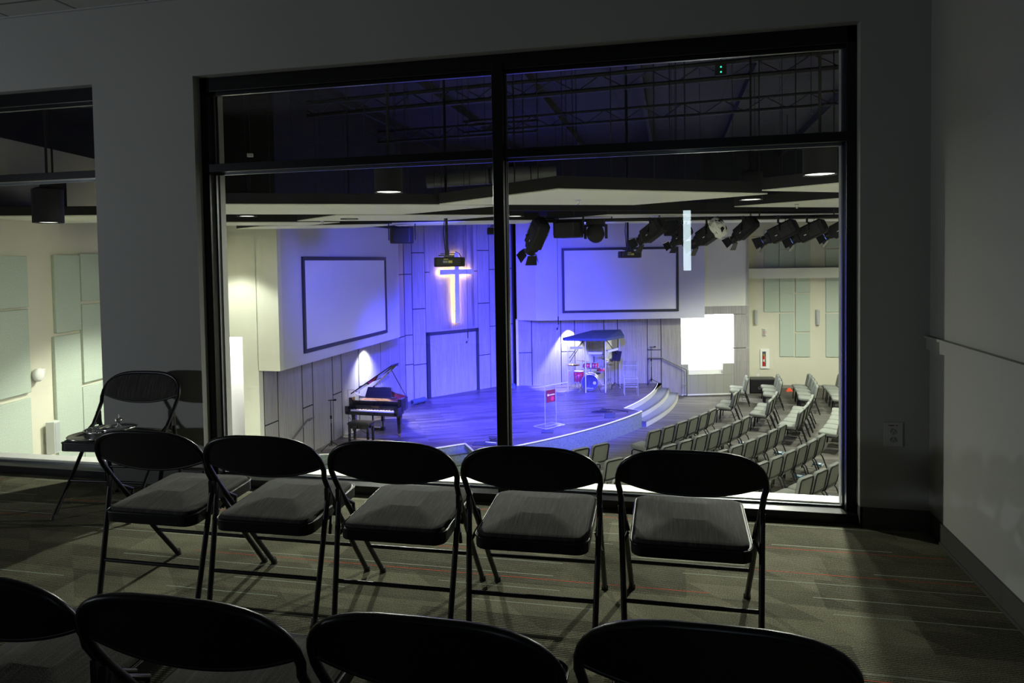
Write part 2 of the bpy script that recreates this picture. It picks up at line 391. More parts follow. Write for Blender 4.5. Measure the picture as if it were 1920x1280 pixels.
# door in the back wall: its narrow lit glass lite is what shows mirrored in the window
dr = thing('door_1', None, None); dr['kind'] = 'structure'
lx = .235
MB().box((DX0, YBK-.07, 0), (lx-.055, YBK-.03, 2.5)).box((lx+.055, YBK-.07, 0), (DX1, YBK-.03, 2.5)).box((lx-.055, YBK-.07, 0), (lx+.055, YBK-.03, 1.44)).box((lx-.055, YBK-.07, 2.325), (lx+.055, YBK-.03, 2.5)).build('door_leaf', flat('door_paint', (.12, .11, .10), .5), dr)
MB().box((lx-.055, YBK-.055, 1.44), (lx+.055, YBK-.045, 2.325)).build('door_lite', flat('lit_corridor_glass', (.9, .95, 1), .5, emit=(.74, .93, 1.), es=11.), dr)
# baseboards
bb = MB().box((XL0-.0, YW-.012, 0), (XL+.0, YW, .12)).box((XR, YW-.012, 0), (XC, YW, .12)).box((XR-.002, YW-.012, 0), (XR+.012, YF, .12)).box((XL-.012, YW-.012, 0), (XL+.002, YF, .12)).box((XL0-.002, YW-.012, 0), (XL0+.012, YF, .12)).box((XW, YW-.012, 0), (XLL, YW, .12))
struct('baseboard_front', bb, M_base)
struct('baseboard_right', MB().box((XC-.012, YBK, 0), (XC, YW-.012, .12)).box((XC-.018, YBK, 0), (XC-.012, YW-.018, .018)), M_base)
struct('baseboard_back', MB().box((XW, YBK, 0), (DX0, YBK+.012, .12)).box((DX1, YBK, 0), (XC-.012, YBK+.012, .12)), M_base)
struct('baseboard_left', MB().box((XW, YBK, 0), (XW+.012, YW-.012, .12)), M_base)
tr = MB().box((XC-.020, YBK, 1.062), (XC, YW-.001, 1.128)).box((XC-.032, YBK, 1.128), (XC, YW-.001, 1.142))
struct('trim_1', tr, M_wall)
struct('trim_2', MB().box((XW, YW-.022, ZCEI-.008), (XC, YW, ZCEI)), flat('ceiling_angle', (.30, .305, .31), .5))
# windows
def window(name, x0, x1, mulls):
    t = thing(name, None, None); t['kind'] = 'structure'; W_ = .058
    fr = MB(); fr.box((x0, YF, 0), (x0+W_, YB, ZH)); fr.box((x1-W_, YF, 0), (x1, YB, ZH)); fr.box((x0, YF, ZH-.10), (x1, YB, ZH)); fr.box((x0, YF-.045, 0), (x1, YB, .062))
    fr.box((x0+W_, YF+.03, ZH-.125), (x1-W_, YF+.05, ZH-.10))
    fr.build('window_frame', M_frame, t, bevel=.003)
    for m in mulls: MB().box((m-.036, YF-.02, .05), (m+.036, YB, ZH-.06)).box((m+.036, YF+.035, .05), (m+.044, YF+.05, ZH-.06)).build('mullion', M_frame, t, bevel=.003)
    MB().box((x0+.03, YF-.01, 2.288), (x1-.03, YB, 2.345)).build('transom', M_frame, t, bevel=.002)
    es = [x0+W_] + mulls + [x1-W_]
    for a, b in zip(es[:-1], es[1:]):
        for za, zb in ((.06, 2.29), (2.345, ZH-.09)):
            MB().quad((a, YG, za), (b, YG, za), (b, YG, zb), (a, YG, zb)).build('pane', M_glass, t)
    # slim inner glazing beads that catch the stage light
    bd = MB()
    for a, b in zip(es[:-1], es[1:]):
        a2 = a+(.036 if a in mulls else 0); b2 = b-(.036 if b in mulls else 0)
        bd.box((a2, YG+.006, ZH-.118), (b2, YG+.022, ZH-.10)); bd.box((a2, YG+.006, 2.272), (b2, YG+.022, 2.288)); bd.box((a2, YG+.006, .062), (b2, YG+.02, .075))
        bd.box((a2, YG+.006, .062), (a2+.010, YG+.022, ZH-.10)); bd.box((b2-.010, YG+.006, .062), (b2, YG+.022, ZH-.10))
    bd.build('glazing_bead', flat('bead_grey', (.16, .17, .19), .3, .6), t)
    return t
window('window_1', XL, XR, [-1.105])
window('window_2', XLL, XL0, [-5.75])
struct('trim_3', MB().box((XW, YB, -.3), (9, 4.72, .03)).box((XW, 4.72, -.35), (9, 4.90, .052)).box((XW, 4.735, .052), (9, 4.755, .064)), M_white)
# outlet plate
ol = thing('wall_outlet', 'white duplex outlet plate on the grey wall right of the window', 'outlet', (1.26, YW, .56))
MB().box((-.052, -.007, -.072), (.052, 0, .072)).build('cover_plate', M_plate, ol, bevel=.004)
for dz in (.018, -.030):
    MB().lathe([(0, .0), (.017, .0), (.0175, .002)], (0, -.0075, dz), 18, Matrix.Rotation(PI/2, 3, 'X')).box((-.012, -.0095, dz-.012), (.012, -.007, dz+.012)).build('receptacle', flat('receptacle', (.26, .26, .25), .4), ol)
    MB().box((-.0085, -.0105, dz+.001), (-.0060, -.0095, dz+.009)).box((.0060, -.0105, dz+.001), (.0085, -.0095, dz+.009)).cyl((0, -.0105, dz-.006), (0, -.0095, dz-.006), .0025, n=8).build('slot', M_darkhole, ol)
MB().box((-.026, -.0078, .052), (.004, -.007, .056)).box((.012, -.0078, .052), (.024, -.007, .056)).build('marker_text', M_darkhole, ol)

o = thing('wall_lamp', 'small wall lamp on the left wall of the viewing room, outside the picture', 'lamp', (XW, .2, 1.35))
MB().box((0, -.09, -.12), (.03, .09, .12)).build('back_plate', M_plate, o, bevel=.01); MB().cyl((.03, 0, -.08), (.03, 0, .08), .05, n=14).build('shade', M_plate, o)
light('wall_lamp_glow', 'SPOT', (XW+.12, .2, 1.35), 290, (.88, .95, 1), (-3.4, 4.5, 2.0), .08, math.radians(85), .8)
# ---- folding chairs
def folding_chair(name, label, loc, rotz, group):
    t = thing(name, label, 'folding chair', loc, rotz, group)
    W_ = .278; yt = -.275
    def fy(z): return .25 - .76*z if z < .62 else -.221 - (z-.62)*.40
    for sx in (-1, 1):
        pts = [(sx*.268, .25, .012), (sx*.272, fy(.2), .2), (sx*.276, fy(.42), .42)]
        l = MB().tube(pts, .0125, 10).build('leg', M_black, t)
        MB().cyl((sx*.268, .256, 0), (sx*.268, .247, .03), .017, .016, 12).build('foot_cap', M_rubber, l)
        pts = [(sx*.266, -.31, .012), (sx*.274, -.258, .25), (sx*.283, -.205, .50), (sx*.286, -.190, .56)]
        l = MB().tube(pts, .0125, 10).build('leg', M_black, t)
        MB().cyl((sx*.266, -.315, 0), (sx*.266, -.305, .03), .017, .016, 12).build('foot_cap', M_rubber, l)
        MB().add([(sx*.294, -.21, .585), (sx*.294, -.18, .585), (sx*.294, -.16, .50), (sx*.294, -.21, .50), (sx*.276, -.21, .585), (sx*.276, -.18, .585), (sx*.276, -.16, .50), (sx*.276, -.21, .50)],
                 [(0, 1, 2, 3), (7, 6, 5, 4), (0, 4, 5, 1), (1, 5, 6, 2), (2, 6, 7, 3), (3, 7, 4, 0)]).tube([(sx*.282, -.165, .53), (sx*.278, -.06, .47), (sx*.262, -.09, .415)], .009, 8).tube([(sx*.289, -.19, .37), (sx*.262, -.12, .42)], .008, 8).build('hinge_bracket', M_black, t)
    MB().tube([(-.272, -.270, .19), (.272, -.270, .19)], .0095, 8).build('crossbar', M_black, t)
    MB().tube([(-.270, fy(.20), .20), (.270, fy(.20), .20)], .0095, 8).build('crossbar', M_black, t)
    # hoop: up from the front legs, wide rounded top
    hp = []
    for z in (.42, .50, .57, .64): hp.append((-.276-.010*(z-.42)/.2, fy(z), z))
    n = 18
    for k in range(n+1):
        a = PI - PI*k/n; e = .62
        x = .294*math.copysign(abs(math.cos(a))**e, math.cos(a)); z = .675 + .155*abs(math.sin(a))**.78
        hp.append((x, fy(z)-.010*math.sin(a), z))
    for z in (.64, .57, .50, .42): hp.append((.276+.010*(z-.42)/.2, fy(z), z))
    MB().tube(hp, .0125, 10).build('frame', M_black, t)
    # backrest: metal shell behind, padded face in front, bottom edge sagging in the middle
    def top(x):
        c = min(1, abs(x)/.294)**(1/.62); c = min(1., c); return .675+.155*(max(0., 1-c*c)**.5)**.78
    def back(u, v, off):
        x = (u*2-1)*.289; zt = top(x)+.003; zb = .640+.052*(abs(x)/.289)**2.2; zb = min(zb, zt-.004); z = zb+(zt-zb)*v
        bow = -.022*(1-(x/.289)**2); return (x, fy(z)+bow+off, z)
    sh = MB(); g0 = MB()
    sh.grid(lambda u, v: back(1-u, v, -.004), 26, 8)
    sh.tube([back(i/26, 0, 0) for i in range(27)], .007, 6)
    sh.build('back_shell', flat('shell_black', (.010, .010, .013), .42, .3), t)
    g0.grid(lambda u, v: (lambda p: (p[0]*.985, p[1]+.028*(max(0, math.sin(PI*v)*math.sin(PI*u)))**.35, p[2]))(back(u, .02+.97*v, .004)), 26, 10)
    g0.build('backrest', M_seat, t)
    # seat: metal pan and upholstered pad, tilted up toward the front
    tilt = Matrix.Rotation(math.radians(3.5), 3, 'X')
    pan = MB(); out = rbox(0, 0, 0, 0, .485, .52, .055, 6)
    def tp(p): q = tilt @ Vector(p); return (q.x, q.y-.035, q.z+.405)
    m = len(out); V = [tp((x, y, 0)) for x, y in out]+[tp((x, y, .046)) for x, y in out]+[tp((x*.985, y*.985, .052)) for x, y in out]
    pan.add(V, [(i, (i+1) % m, m+(i+1) % m, m+i) for i in range(m)]+[(m+i, m+(i+1) % m, 2*m+(i+1) % m, 2*m+i) for i in range(m)]+[tuple(range(m))[::-1], tuple(range(2*m, 3*m))])
    pan.tube([tp((x*1.002, y*1.002, .048)) for x, y in out], .0045, 6, closed=True)
    s = pan.build('seat', M_black, t)
    cu = cushion(.462, .497, .022, .05, .030); cu.v = [tp((x, y, z+.046)) for x, y, z in cu.v]; cu.build('seat_pad', M_seat, s)
    return t
fc = folding_chair('folding_chair', 'leftmost black folding chair of the window row, before the chair with trays', (-2.43, 3.15, 0), 0, 'front row of folding chairs')
cache(fc)
for x, y, a, lb in ((-1.83, 3.145, .5, 'black folding chair, second from left in the window row, left of the piano'),
                    (-1.205, 3.15, .5, 'middle black folding chair of the window row, just below the grand piano'),
                    (-.59, 3.16, 1, 'black folding chair of the window row right under the mullion'),
                    (.07, 3.20, 0, 'rightmost black folding chair of the window row, beside the open carpet')):
    c = copy_tree(fc); c.location = (x, y, 0); c.rotation_euler.z = math.radians(a); c['label'] = lb
for x, y, a, lb in ((-1.755, 1.73, 0, 'nearest row folding chair cut off by the left picture edge'),
                    (-1.142, 1.715, 0, 'nearest row folding chair, second from left, before the leftmost window row chair'),
                    (-.530, 1.735, 0, 'nearest row folding chair at the bottom middle, third from left'),
                    (.082, 1.82, 0, 'rightmost folding chair of the nearest row at the bottom edge')):
    c = copy_tree(fc); c.location = (x, y, 0); c.rotation_euler.z = math.radians(a); c['label'] = lb; c['group'] = 'nearest row of folding chairs'
c = copy_tree(fc); c.location = (-3.617, 4.0, 0); c.scale = (1, 1, 1.04); c.rotation_euler.z = math.radians(183.5); c['label'] = 'folding chair against the wall pillar facing into the room, with silver trays on its seat'
del c['group']
# ---- communion trays on that chair
zt = .508
tr = thing('serving_tray', 'round polished silver tray lying lowest on the pillar chair seat', 'tray', (-3.66, 3.86, zt))
MB().lathe([(0, 0), (.115, 0), (.150, .012), (.156, .020), (.150, .022), (.112, .008), (0, .008)], n=36).build('plate', M_chrome, tr)
t2 = thing('communion_tray', 'stacked silver communion tray with rings of small cups', 'tray', (-3.585, 3.90, zt+.009))
MB().lathe([(0, 0), (.135, 0), (.138, .008), (.138, .040), (.142, .046), (.134, .046), (.130, .040), (0, .040)], n=36).build('tray_body', M_chrome, t2)
cups = MB()
for rr, k in ((.115, 20), (.085, 14), (.055, 9)):
    for i in range(k):
        a = 2*PI*i/k; cups.lathe([(.0085, .040), (.0105, .050), (.009, .050), (.007, .0415), (0, .0415)], (rr*math.cos(a), rr*math.sin(a), 0), 8)
cups.build('cup_ring', M_chrome, t2)
t3 = thing('tray_lid', 'silver tray lid with a small cross on its knob, on the tray stack', 'lid', (-3.53, 3.93, zt+.0565))
MB().lathe([(.11, 0), (.112, .006), (.08, .016), (.03, .022), (0, .024)], n=30).build('dome', M_chrome, t3)
MB().lathe([(.008, .020), (.008, .034), (.022, .042), (.024, .052), (.016, .060), (0, .062)], n=14).build('knob', M_chrome, t3)
MB().box((-.003, -.003, .060), (.002, .002, .084)).box((-.009, -.002, .072), (.009, .002, .077)).build('cross_finial', M_chrome, t3)

# ================================================================== AUDITORIUM
XLW = -8.35                                  # wood wall left of the stage
YL1 = 13.13                                  # wall face left of the stage, toward the seats
CA = onz(766, 752, S).to_2d(); CB = onz(962.5, 718.8, S).to_2d()
cd = (CB-CA).normalized(); C0 = CA + cd*((XLW-CA.x)/cd.x)      # corner of left wall and centre wall
RA = onz(973, 722.5, S).to_2d(); RB = onz(1232.6, 717.7, S).to_2d(); rd = (RB-RA).normalized(); rn = Vector((-rd.y, rd.x))
RE = RA + rd*((onz(1275, 739.5, F).to_2d()-RA).dot(rd))
R1B = onz(1405, 738, F).to_2d()
QA = onz(1410, 727, F).to_2d(); QB = onz(1565, 728, F).to_2d(); qd = (QB-QA).normalized()
Q0 = QA - qd*.25; Q1 = QA + qd*6.2
LQ = ony(400, 500, YL1).to_2d(); ld = Vector((-.171, .985)); LP = LQ - ld*8.45
XR2 = Q1.x
struct('floor_hall', MB().box((-12, 4.76, F-.2), (XR2+.1, 31, F)), M_hcarpet)
struct('ceiling_hall', MB().box((-12, 4.72, ZR), (XR2+.1, 31, ZR+.15)), M_roof)
struct('wall_hall_left', MB().wall(LP, LQ, F, 3.3, 0, .15), M_hall)
struct('wall_upper_left', MB().wall(LP, LQ, 3.3, ZR, 0, .15), M_roof)
struct('wall_hall_right', MB().box((XR2, 4.76, F), (XR2+.15, 31, ZT)), M_hall)
struct('wall_upper_right', MB().box((XR2, 4.76, ZT), (XR2+.15, 31, ZR)), M_roof)
struct('wall_hall_south', MB().box((-12, 4.74, F), (XR2+.1, 4.79, -.30)).box((-12, 4.72, 3.62), (XR2+.1, 4.76, 3.63)).box((XC+.12, 4.72, -.36), (XR2+.1, 4.76, 3.62)).box((-12, 4.72, -.36), (XW-.1, 4.76, 3.62)), M_hall)
struct('wall_upper_south', MB().box((-12, 4.72, 3.63), (XR2+.1, 4.76, ZR)), M_roof)
# wall left of the stage with the tall lit doorway
dx = -8.71; dz = .135
l1 = MB().box((LQ.x-.1, YL1, dz), (XLW, YL1+.15, ZT)).box((dx, YL1, F), (XLW, YL1+.15, dz)).box((XLW-.01, YL1, -.56), (-7.86, YL1+.15, ZT))
struct('wall_stage_left_front', l1, M_hallw)
cr = MB().box((-9.55, YL1+.15, F), (-9.50, 16.5, ZR-2)).box((XLW-.12, YL1+.15, F), (XLW-.08, 16.5, 1)).box((-9.55, 16.5, F), (XLW-.08, 16.6, 1)).box((-9.55, YL1+.1, 1), (XLW-.08, 16.6, 1.05))
struct('wall_corridor', cr, M_white)
light('corridor_lamp', 'AREA', (-9.05, 14.6, .85), 260, (1, 1, .95), size=.5)
# screen walls (big soffits carrying the projection screens)
bl = MB().box((XLW, YL1+.15, -.56), (-7.86, 19.76, ZT))
struct('wall_screen_left', bl, M_block)
struct('wall_upper_screen_left', MB().box((LQ.x-.1, YL1, ZT), (-7.86, 19.76, ZR)), M_roof)
off = -.5
BA = RA+rn*off; BBq = RB+rn*off
BL = onv(1005, 601.9, BA, BBq).to_2d(); BR = onv(1321.5, 594.7, BA, BBq).to_2d(); BK = onv(969.5, 600, RA, RB).to_2d()
bpoly = [BL, BR, BR+rn*.75, BK+rn*.3, BK]; br_ = MB().prism(bpoly, -.46, ZT+.5)
struct('wall_upper_screen_right', MB().prism(bpoly, ZT+.5, ZR), M_roof)
struct('wall_screen_right', br_, M_block)
# backing walls and wood cladding
def clad(name, P, Q, z0, z1, cols, yr, t=.022, gap=.014, hg=None):
    hg = hg or gap
    P = Vector(P[:2]); Q = Vector(Q[:2]); d = (Q-P).normalized()
    struct(name, MB().wall(P, Q, z0, ZR, 0, .12), M_blackm)
    pb = MB()
    for xl, xr, spl in cols:
        a = P if xl is None else onv(xl, yr, P, Q).to_2d(); b = Q if xr is None else onv(xr, yr, P, Q).to_2d()
        xc_ = None; zs = [z0+.01]
        for s in sorted(spl, reverse=True): zs.append(s if s < 50 else onv(((xl or xr-25)+(xr or xl+25))/2, s, P, Q).z)
        zs.append(z1)
        for i in range(len(zs)-1): pb.wall(a+d*gap, b-d*gap, zs[i]+hg*(i > 0), zs[i+1]-hg*(i < len(zs)-2), -t, 0)
    return struct('trim_wood_'+name[5:], pb, M_wood)
# left wood wall (runs away from the camera)
clad('wall_stage_left', (XLW, YL1+.155), (XLW, C0.y), F, ZT+.4, [(None, 519.4, [794]), (519.4, 565.3, []), (565.3, 585, [762.5]), (585, 622.5, []), (622.5, 639.4, [737.5]),
     (639.4, 671.9, []), (671.9, 713.8, [717]), (713.8, 749.5, []), (749.5, None, [629, 514])], 700, .012, .024, .016)
# centre wall with the cross and the double doors
clad('wall_stage_centre', C0, CB, F, ZT+.4, [(None, 774, [684, 628.5, 514]), (774, 798.5, [683, 578.7, 473.8]), (806.5, 890.5, [617]), (896.5, 918.5, [665, 568, 469.4]), (918.5, 932, [611, 505]), (932, 945, [655, 560, 470]), (945, None, [607, 503])], 640)
# the wall above the doors is set flush: one wide field split by the arm line
dA = onv(798.5, 640, C0, CB).to_2d(); dB = onv(896.5, 640, C0, CB).to_2d()
zt_ = onv(850, 621, C0, CB).z; zm = onv(850, 509, C0, CB).z
m1 = onv(846, 560, C0, CB).to_2d(); m2 = onv(875, 560, C0, CB).to_2d()
pb = MB()
for a, b in ((dA, m1), (m1, m2), (m2, dB)):
    pb.wall(a+cd*.006, b-cd*.006, zt_+.05, zm-.014, -.022, .001); pb.wall(a+cd*.006, b-cd*.006, zm+.014, ZT+.4, -.022, .001)
struct('trim_wood_over_doors', pb, M_wood)
d2 = thing('door_2', None, None); d2['kind'] = 'structure'
fA = onv(799.5, 640, C0, CB).to_2d(); fB = onv(897, 640, C0, CB).to_2d()
MB().wall(fA, fA+cd*.13, S, zt_+.04, -.035, .01).wall(fB-cd*.13, fB, S, zt_+.04, -.035, .01).wall(fA, fB, zt_-.07, zt_+.045, -.035, .01).build('door_frame', M_scrframe, d2)
mid = (fA+fB)/2
MB().wall(fA+cd*.13, mid-cd*.004, S+.01, zt_-.07, -.026, 0).build('door_leaf', M_wood, d2); MB().wall(mid+cd*.004, fB-cd*.13, S+.01, zt_-.07, -.026, 0).build('door_leaf', M_wood, d2)
# dark slot between centre wall and right wall, then the pale edge of the right wall
G1 = CB+cd*.0; struct('wall_slot', MB().wall(CB, BK+rn*1.2, F, ZR, .4, .5).wall(CB-cd*.02, CB+cd*.10, F, ZR, 0, .9), M_blackm)
struct('wall_stage_right_edge', MB().wall(onv(968.8, 700, RA, RB), onv(973, 700, RA, RB), F, -.46, -.025, .5), M_white)
clad('wall_stage_right', RA, RE, F, ZT+.4, [(None, 997.3, [660.9]), (997.3, 1052, []), (1052, 1077.7, [658.8]), (1077.7, 1132.6, []), (1132.6, 1158, [656.8]), (1158, 1213.7, []), (1213.7, 1239.3, [655.6]), (1239.3, None, [])], 660)
# wall with the lit baptistry opening
zA = onv(1390, 573, RE, R1B).z; zB = onv(1390, 588, RE, R1B).z
J = onv(1376, 660, RE, R1B).to_2d(); e1 = (R1B-RE).normalized(); n1 = Vector((-e1.y, e1.x))
struct('wall_baptistry', MB().wall(RE, R1B, zA, ZT+.5, 0, .15).wall(R1B-e1*.12, R1B, F, ZT+.5, 0, 1.6), M_hallw)
struct('wall_upper_north', MB().wall(RE, R1B, ZT+.5, ZR, 0, .15).wall(Q0, Q1+qd*.2, ZT+.7, ZR, 0, .15), M_roof)
pb = MB(); pb.wall(RE, R1B, zB, zA, -.02, .12); pb.wall(J, R1B, F, onv(1390, 652, RE, R1B).z-.012, -.02, .15); pb.wall(J, R1B, onv(1390, 652, RE, R1B).z+.012, zB-.012, -.02, .15)
struct('trim_wood_baptistry', pb, M_wood)
T = [onv(x, 700, RE, R1B).to_2d() for x in (1291, 1355.5)]
zs1 = onv(1283, 683, RE, R1B).z; zs2 = onv(1320, 701, RE, R1B).z
bp = thing('baptistry', 'grey tiled baptistry tub front with stepped opening, glowing white inside', 'baptistry', (RE.x, RE.y, F), math.atan2(e1.y, e1.x))
tw = (T[0]-RE).length; tv = (T[1]-RE).length; ww = (J-RE).length
tf = MB().box((0, 0, .05), (tw, .12, zs1-F)).box((tv, 0, .05), (ww, .12, zs1-F)).box((tw, 0, .05), (tv, .12, zs2-F))
tf.add([(tw, 0, zs2-F), (tw, .12, zs2-F), (tw-.0, .12, zs1-F), (tw, 0, zs1-F)], [(0, 1, 2, 3)])
tf.build('tiled_front', M_tile, bp)
MB().box((0, -.01, 0), (ww, .0, .05)).build('kick_strip', M_white, bp)
al = thing('wall_alcove', None, None, (RE.x, RE.y, F), math.atan2(e1.y, e1.x)); al['kind'] = 'structure'
MB().box((-.1, .12, 0), (ww, 2.4, .9)).build('tub_floor', M_white, al)
MB().box((-1.2, 2.4, 0), (ww+.3, 2.5, 4.2)).box((-1.25, .15, 0), (-1.2, 2.5, 4.2)).box((ww, .15, 0), (ww+.05, 2.5, 4.2)).box((-1.25, .12, 3.6), (ww+.3, 2.5, 3.65)).build('alcove', M_white, al)
pq = RE + e1*1.2 + n1*1.3
light('baptistry_lamp', 'AREA', (pq.x, pq.y, F+3.5), 420, (.97, 1, 1), size=1.2)
# right rear wall with a projecting ledge
struct('wall_hall_north', MB().wall(Q0, Q1+qd*.2, F, ZT+.7, 0, .15), M_hall)
W1 = Q0+Vector((-.0, 0)); lo = -.55; LA = QA+Vector((qd.y, -qd.x))*.55; LB = QB+Vector((qd.y, -qd.x))*.55
struct('trim_ledge', MB().wall(Q0-qd*.0, Q1, onv(1480, 521.5, LA, LB).z, onv(1480, 502.5, LA, LB).z, -.55, 0), M_hallw)
struct('baseboard_hall', MB().wall(Q0, Q1, F, F+.025, -.02, 0).wall(Q0, Q1, F+.025, F+.12, -.012, 0), flat('hall_baseboard', (.25, .24, .2), .5))
# ---- stage
cc = Vector((-14, 26.25))
def arc(r, a0, a1, n): return [cc+Vector((math.cos(math.radians(a0+(a1-a0)*i/n)), math.sin(math.radians(a0+(a1-a0)*i/n))))*r for i in range(n+1)]
P0 = [Vector(p) for p in ((XLW, 15.02), (-6.91, 15.50), (-5.57, 16.08), (-4.97, 16.62), (-4.58, 15.98))]
A1 = arc(14.12, -46.9, -21.6, 22); A2 = arc(13.50, -21.2, -.6, 16)
poly = P0 + A1 + A2 + [RE+rn*.0-rd*.7, RB, RA, CB, C0]
poly = [Vector((p[0], p[1])) for p in poly]
st = thing('floor_stage', None, None); st['kind'] = 'structure'
MB().prism(poly, S-.03, S).build('deck', M_deck, st); MB().prism(poly, F, S-.03).build('fascia', M_fascia, st)
ed = MB()
for seg in (P0[:4], [P0[3], P0[4]]+A1+[A2[0]], A2): ed.tube([(p[0], p[1], S-.012) for p in seg], .022, 6)
ed.build('edge_trim', M_white, st)
M_riser = flat('riser_pale', (.50, .50, .46), .7); M_tread = flat('tread_grey', (.16, .175, .165), .8); M_nose = flat('nosing_dark', (.05, .055, .06), .5)
for r, dz_ in ((13.9, .16), (14.22, .32)):
    k = [Vector(p) for p in arc(r, -21.7+(.4 if dz_ > .2 else 0), -1.4, 18)]; inner = arc(13.3, -21.4, -1.4, 18)
    MB().prism(k+inner[::-1], F, S-dz_).build('step_tread', M_tread, st)
    q = arc(r+.006, -21.7+(.4 if dz_ > .2 else 0), -1.4, 18); rb = MB()
    for i in range(18): rb.quad((*q[i], F), (*q[i+1], F), (*q[i+1], S-dz_-.02), (*q[i], S-dz_-.02))
    rb.build('step_riser', M_riser, st)
    nb = MB(); q = arc(r-.06, -21.6, -1.5, 18); q2 = arc(r-.02, -21.6, -1.5, 18)
    for i in range(18): nb.quad((*q[i], S-dz_+.003), (*q2[i], S-dz_+.003), (*q2[i+1], S-dz_+.003), (*q[i+1], S-dz_+.003))
    nb.build('step_nosing', M_nose, st)
q = arc(13.515, -21.2, -.9, 18); rb = MB()
for i in range(18): rb.quad((*q[i], S-.16), (*q[i+1], S-.16), (*q[i+1], S-.03), (*q[i], S-.03))
rb.build('step_riser', M_riser, st)
sn = Vector((.40, -.915))
for k_, dz_ in ((.33, .16), (.66, .32)):
    pa = [p+sn*k_ for p in P0[:3]]; pb_ = P0[3]+(P0[4]-P0[3])*(.42 if k_ < .4 else .9)
    MB().prism(pa+[Vector(pb_)]+[P0[3], P0[2], P0[1], P0[0]], F, S-dz_).build('step_tread', M_fascia, st)
    MB().tube([(p[0], p[1], S-dz_) for p in pa+[pb_]], .016, 6).build('step_nosing', M_nose, st)
# ---- screens
def screen(P, Q, z0, z1, label, name='projection_screen', t=.05):
    P = Vector(P[:2]); Q = Vector(Q[:2]); d = (Q-P).normalized(); b = .085
    o = thing(name, label, 'projection screen', ((P.x+Q.x)/2, (P.y+Q.y)/2, z0), math.atan2(d.y, d.x)); L = (Q-P).length/2; H = z1-z0
    MB().box((-L, -t, 0), (L, 0, b)).box((-L, -t, H-b), (L, 0, H)).box((-L, -t, b), (-L+b, 0, H-b)).box((L-b, -t, b), (L, 0, H-b)).build('frame', M_scrframe, o, bevel=.008)
    MB().box((-L+b*.8, -t*.5, b*.8), (L-b*.8, -.005, H-b*.8)).build('canvas', M_screen, o)
screen((-7.86, 14.09), (-7.86, 18.72), -.32, 1.80, 'white projection screen in a black frame left of the cross')
sA = onv(1053.5, 520, BA, BBq); sB = onv(1272, 520, BA, BBq)
screen(sA, sB, -.205, 2.065, 'white projection screen in a black frame above the drum kit')
# ---- cross with warm light behind it
xL = onv(820, 511, C0, CB); xR = onv(880.5, 507, C0, CB); cp = (onv(851.5, 540, C0, CB)).to_2d(); ang = math.atan2(cd.y, cd.x)
zc0 = onv(852, 605, C0, CB).z; zc1 = onv(850.5, 473.5, C0, CB).z; za = onv(850, 509, C0, CB).z
cn = Vector((cd.y, -cd.x))
cx = thing('wall_cross', 'tall white cross with warm glow behind it on the centre wall', 'cross', (cp.x+cn.x*.16, cp.y+cn.y*.16, zc0), ang)
H = zc1-zc0; ha = za-zc0
wl = ((xR-xL).to_2d().length)/2; sh = ((Vector(((xL.x+xR.x)/2, (xL.y+xR.y)/2)))-cp).dot(cd)
ol_ = [(-.085, 0), (.085, 0), (.085, ha-.095), (wl+sh, ha-.095), (wl+sh, ha+.075), (.085, ha+.075), (.085, H), (-.085, H), (-.085, ha+.075), (-wl+sh, ha+.075), (-wl+sh, ha-.095), (-.085, ha-.095)]
V = [(x, -.02, z) for x, z in ol_]+[(x, .02, z) for x, z in ol_]; n = len(ol_)
MB().add(V, [tuple(range(n)), tuple(range(n, 2*n))[::-1]]+[(i, n+i, n+(i+1) % n, (i+1) % n) for i in range(n)]).build('cross_face', flat('cross_white', (.72, .72, .76), .5), cx)
M_led = flat('warm_led', (1, .8, .45), .5, emit=(1, .66, .10), es=64.)
MB().box((-.055, .021, .04), (.055, .035, H-.04)).box((-wl+sh+.04, .021, ha-.06), (wl+sh-.04, .035, ha+.04)).build('light_strip', M_led, cx)
for z in (.4, ha, H-.1): MB().cyl((0, .035, z), (0, .135, z), .02).build('standoff', M_black, cx)
